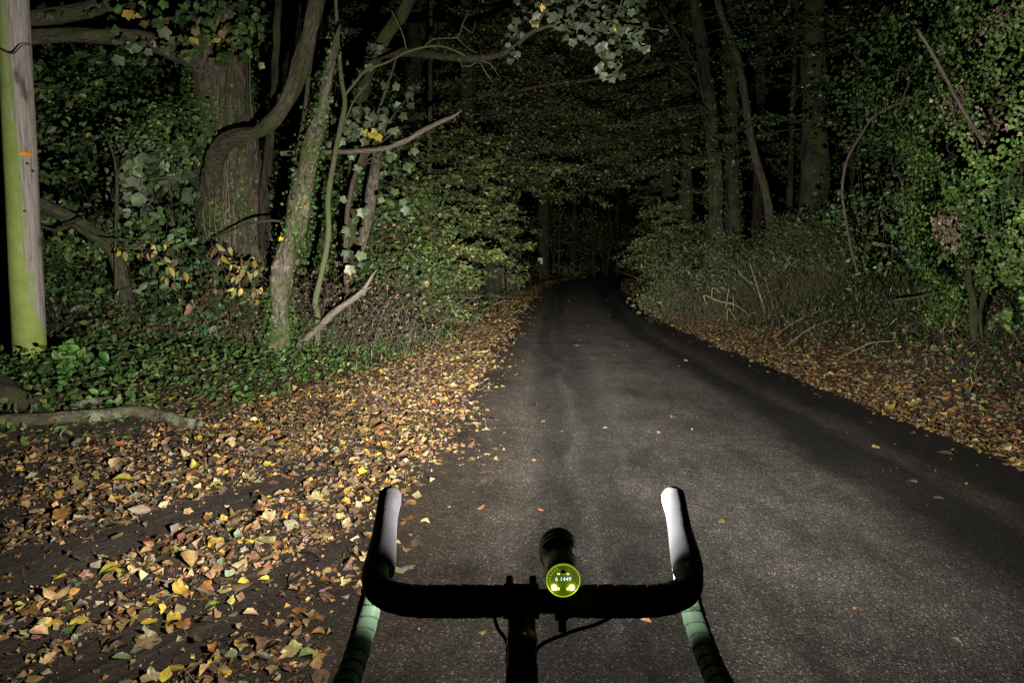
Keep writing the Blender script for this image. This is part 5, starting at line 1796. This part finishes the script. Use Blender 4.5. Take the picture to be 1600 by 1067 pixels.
# tape lettering on the right drop
def text_mesh(body, size, mat, extrude=.0002):
    cu = bpy.data.curves.new("lettering", 'FONT')
    cu.body = body
    cu.size = size
    cu.align_x = 'CENTER'
    cu.align_y = 'CENTER'
    cu.extrude = extrude
    t = bpy.data.objects.new("lettering_source", cu)
    C.objects.link(t)
    bpy.context.view_layer.update()
    me = bpy.data.meshes.new_from_object(t.evaluated_get(bpy.context.evaluated_depsgraph_get()))
    bpy.data.objects.remove(t)
    me.materials.clear()
    me.materials.append(mat)
    return me


M_PRINT = plain("dark_print", (.02, .035, .022), .6)
pts = np.array(bar_path(1))
c, r = resample(pts, np.array([.0205, .0215, .021, .0200, .0190, .0180, .0175, .0175, .0178, .0178, .0178, .0178]), .0022)
tt, A_, B_ = frames(c)
Lc = np.concatenate([[0], np.cumsum(np.linalg.norm(np.diff(c, axis=0), axis=1))])
tme = text_mesh("fi'zi:k", .0085, M_PRINT)
eye = EYE
for k, sl in enumerate((.345, .3675, .390, .4125)):
    i_ = int(np.argmin(np.abs(Lc - sl)))
    v_ = unit(eye - c[i_])
    t_ = tt[i_]
    nn = unit(v_ - t_ * (v_ @ t_))
    sd_ = np.cross(t_, nn)
    nn = unit(nn * .97 + (sd_ if sd_[0] > 0 else -sd_) * .12)
    xa = unit(np.cross(-t_ * -1.0, nn))
    if xa[0] < 0:
        xa = -xa
    ya = np.cross(nn, xa)
    p = c[i_] + nn * (r[i_] + .0026) - np.array(bike.location)
    o = bpy.data.objects.new("lettering", tme)
    C.objects.link(o)
    o.parent = bike
    o.matrix_basis = Matrix(((xa[0], ya[0], nn[0], p[0]), (xa[1], ya[1], nn[1], p[1]), (xa[2], ya[2], nn[2], p[2]), (0, 0, 0, 1)))

# ------------------------------------------------------------------ the lamp on the bar
LR = .862            # rear face
lamp = thing("bike_lamp", "black torch-shaped bike lamp with glowing yellow-green rear display, clamped on the handlebar", "lamp", (LAMP_X, BY, BZ + .021))
M_LAMP = plain("lamp_black_aluminium", (.014, .014, .015), .32, .3, .5)
mb = MB()
fr = LAMP_FRONT - LR
lathe(mb, [(.0, .0215), (.002, .0232), (.012, .0236), (.05, .0236), (.052, .0228), (.055, .0228), (.057, .0236), (.068, .0242), (.074, .0272), (.077, .0284), (.082, .0284), (.083, .0276), (.0855, .0276), (.0865, .0284), (.094, .0284), (.095, .0276), (.0975, .0276), (.0985, .0284), (fr + .001, .0284), (fr + .002, .0262), (fr - .004, .0240), (fr - .014, .018), (fr - .016, 0)], (LAMP_X, LR, LAMP_Z), (0, 1, 0), 48)
body = part(mb, "body", M_LAMP, lamp)
M_GLOW, nt, b, out = new_mat("lit_display_plastic")
b.inputs["Base Color"].default_value = (.045, .075, .006, 1)
b.inputs["Roughness"].default_value = .35
b.inputs["Emission Color"].default_value = (.38, .60, .02, 1)
b.inputs["Emission Strength"].default_value = .10
mb = MB()
lathe(mb, [(.004, 0), (.004, .0075), (.0025, .0165), (-.0002, .0212)], (LAMP_X, LR, LAMP_Z), (0, 1, 0), 48)
face = part(mb, "display_face", M_GLOW, lamp)
mb = MB()
lathe(mb, [(.002, .0229), (-.001, .0229), (-.0022, .0225), (-.0022, .0219), (-.0008, .0214)], (LAMP_X, LR, LAMP_Z), (0, 1, 0), 64)
part(mb, "light_ring", emit_mat("yellow_green_light_guide", (.45, .66, .03), .5), lamp)
M_LED = emit_mat("amber_led", (1.0, .82, .18), 40)
for sx in (-1, 1):
    mb = MB()
    lathe(mb, [(.0025, .0031), (.0, .0030), (-.0010, .0020), (-.0015, 0)], (LAMP_X + sx * .0115, LR, LAMP_Z - .0108), (0, 1, 0), 16)
    part(mb, "status_led", M_LED, lamp)
    mb = MB()
    box(mb, (LAMP_X + sx * .0062 , LR + .0005, LAMP_Z + .0088), (.0034, .0016, .0020), bev=.0003)
    part(mb, "indicator", emit_mat("yellow_indicator", (.85, .80, .12), 1.6), lamp, smooth=False)
    mb = MB()
    lathe(mb, [(.0, .0016), (-.001, .001), (-.001, 0)], (LAMP_X + sx * .0062, LR + .0015, LAMP_Z - .0125), (0, 1, 0), 10)
    part(mb, "side_led", emit_mat("dim_amber_led", (1, .8, .12), 5), lamp)
mb = MB()
lathe(mb, [(.001, .0035), (-.0005, .0032), (-.0009, 0)], (LAMP_X, LR + .001, LAMP_Z + .0105), (0, 1, 0), 16)
part(mb, "button", M_LAMP, lamp)
mb = MB()
for k in range(6):
    a = math.radians(118 + k * 13)
    box(mb, (LAMP_X + .0178 * math.cos(a), LR + .0002, LAMP_Z + .0178 * math.sin(a)), (.0011, .001, .0011))
part(mb, "gauge_dots", emit_mat("gauge_dot_green", (.55, .75, .06), .8), lamp, "stuff", smooth=False)
tme = text_mesh("6 1449", .0078, emit_mat("display_digits", (.70, .86, 1.0), 1.6), .0001)
o = bpy.data.objects.new("digits", tme)
C.objects.link(o)
o.parent = lamp
o.location = (0, LR - .0012 - lamp.location[1], LAMP_Z + .0022 - lamp.location[2])
o.rotation_euler = (math.radians(90), 0, 0)
M_LENS, nt, b, out = new_mat("clear_display_lens")
tr = N_(nt, "ShaderNodeBsdfTransparent")
tr.inputs[0].default_value = (.93, .97, .85, 1)
gl = N_(nt, "ShaderNodeBsdfGlossy")
gl.inputs["Roughness"].default_value = .08
fz = N_(nt, "ShaderNodeFresnel")
mx = N_(nt, "ShaderNodeMixShader")
nt.links.new(fz.outputs[0], mx.inputs[0])
nt.links.new(tr.outputs[0], mx.inputs[1])
nt.links.new(gl.outputs[0], mx.inputs[2])
nt.links.new(mx.outputs[0], out.inputs[0])
mb = MB()
lathe(mb, [(-.0024, .0214), (-.0036, .0150), (-.0044, .0075), (-.0046, 0)], (LAMP_X, LR, LAMP_Z), (0, 1, 0), 48)
part(mb, "display_lens", M_LENS, lamp)
mb = MB()
lathe(mb, [(fr - .002, .0235), (fr - .001, .0), (fr - .0005, 0)], (LAMP_X, LR, LAMP_Z), (0, 1, 0), 40)
part(mb, "front_lens", emit_mat("lit_front_lens", (1, .97, .9), 6), lamp)
mb = MB()
tube(mb, [(LAMP_X - .009, BY, BZ), (LAMP_X + .009, BY, BZ)], [.0252, .0252], 32, step=.01)
box(mb, (LAMP_X, BY + .01, BZ + .026), (.02, .045, .010), bev=.002)
box(mb, (LAMP_X + .001, BY - .016, BZ - .026), (.011, .012, .018), bev=.002)
part(mb, "bar_clamp", M_BLACK, lamp)
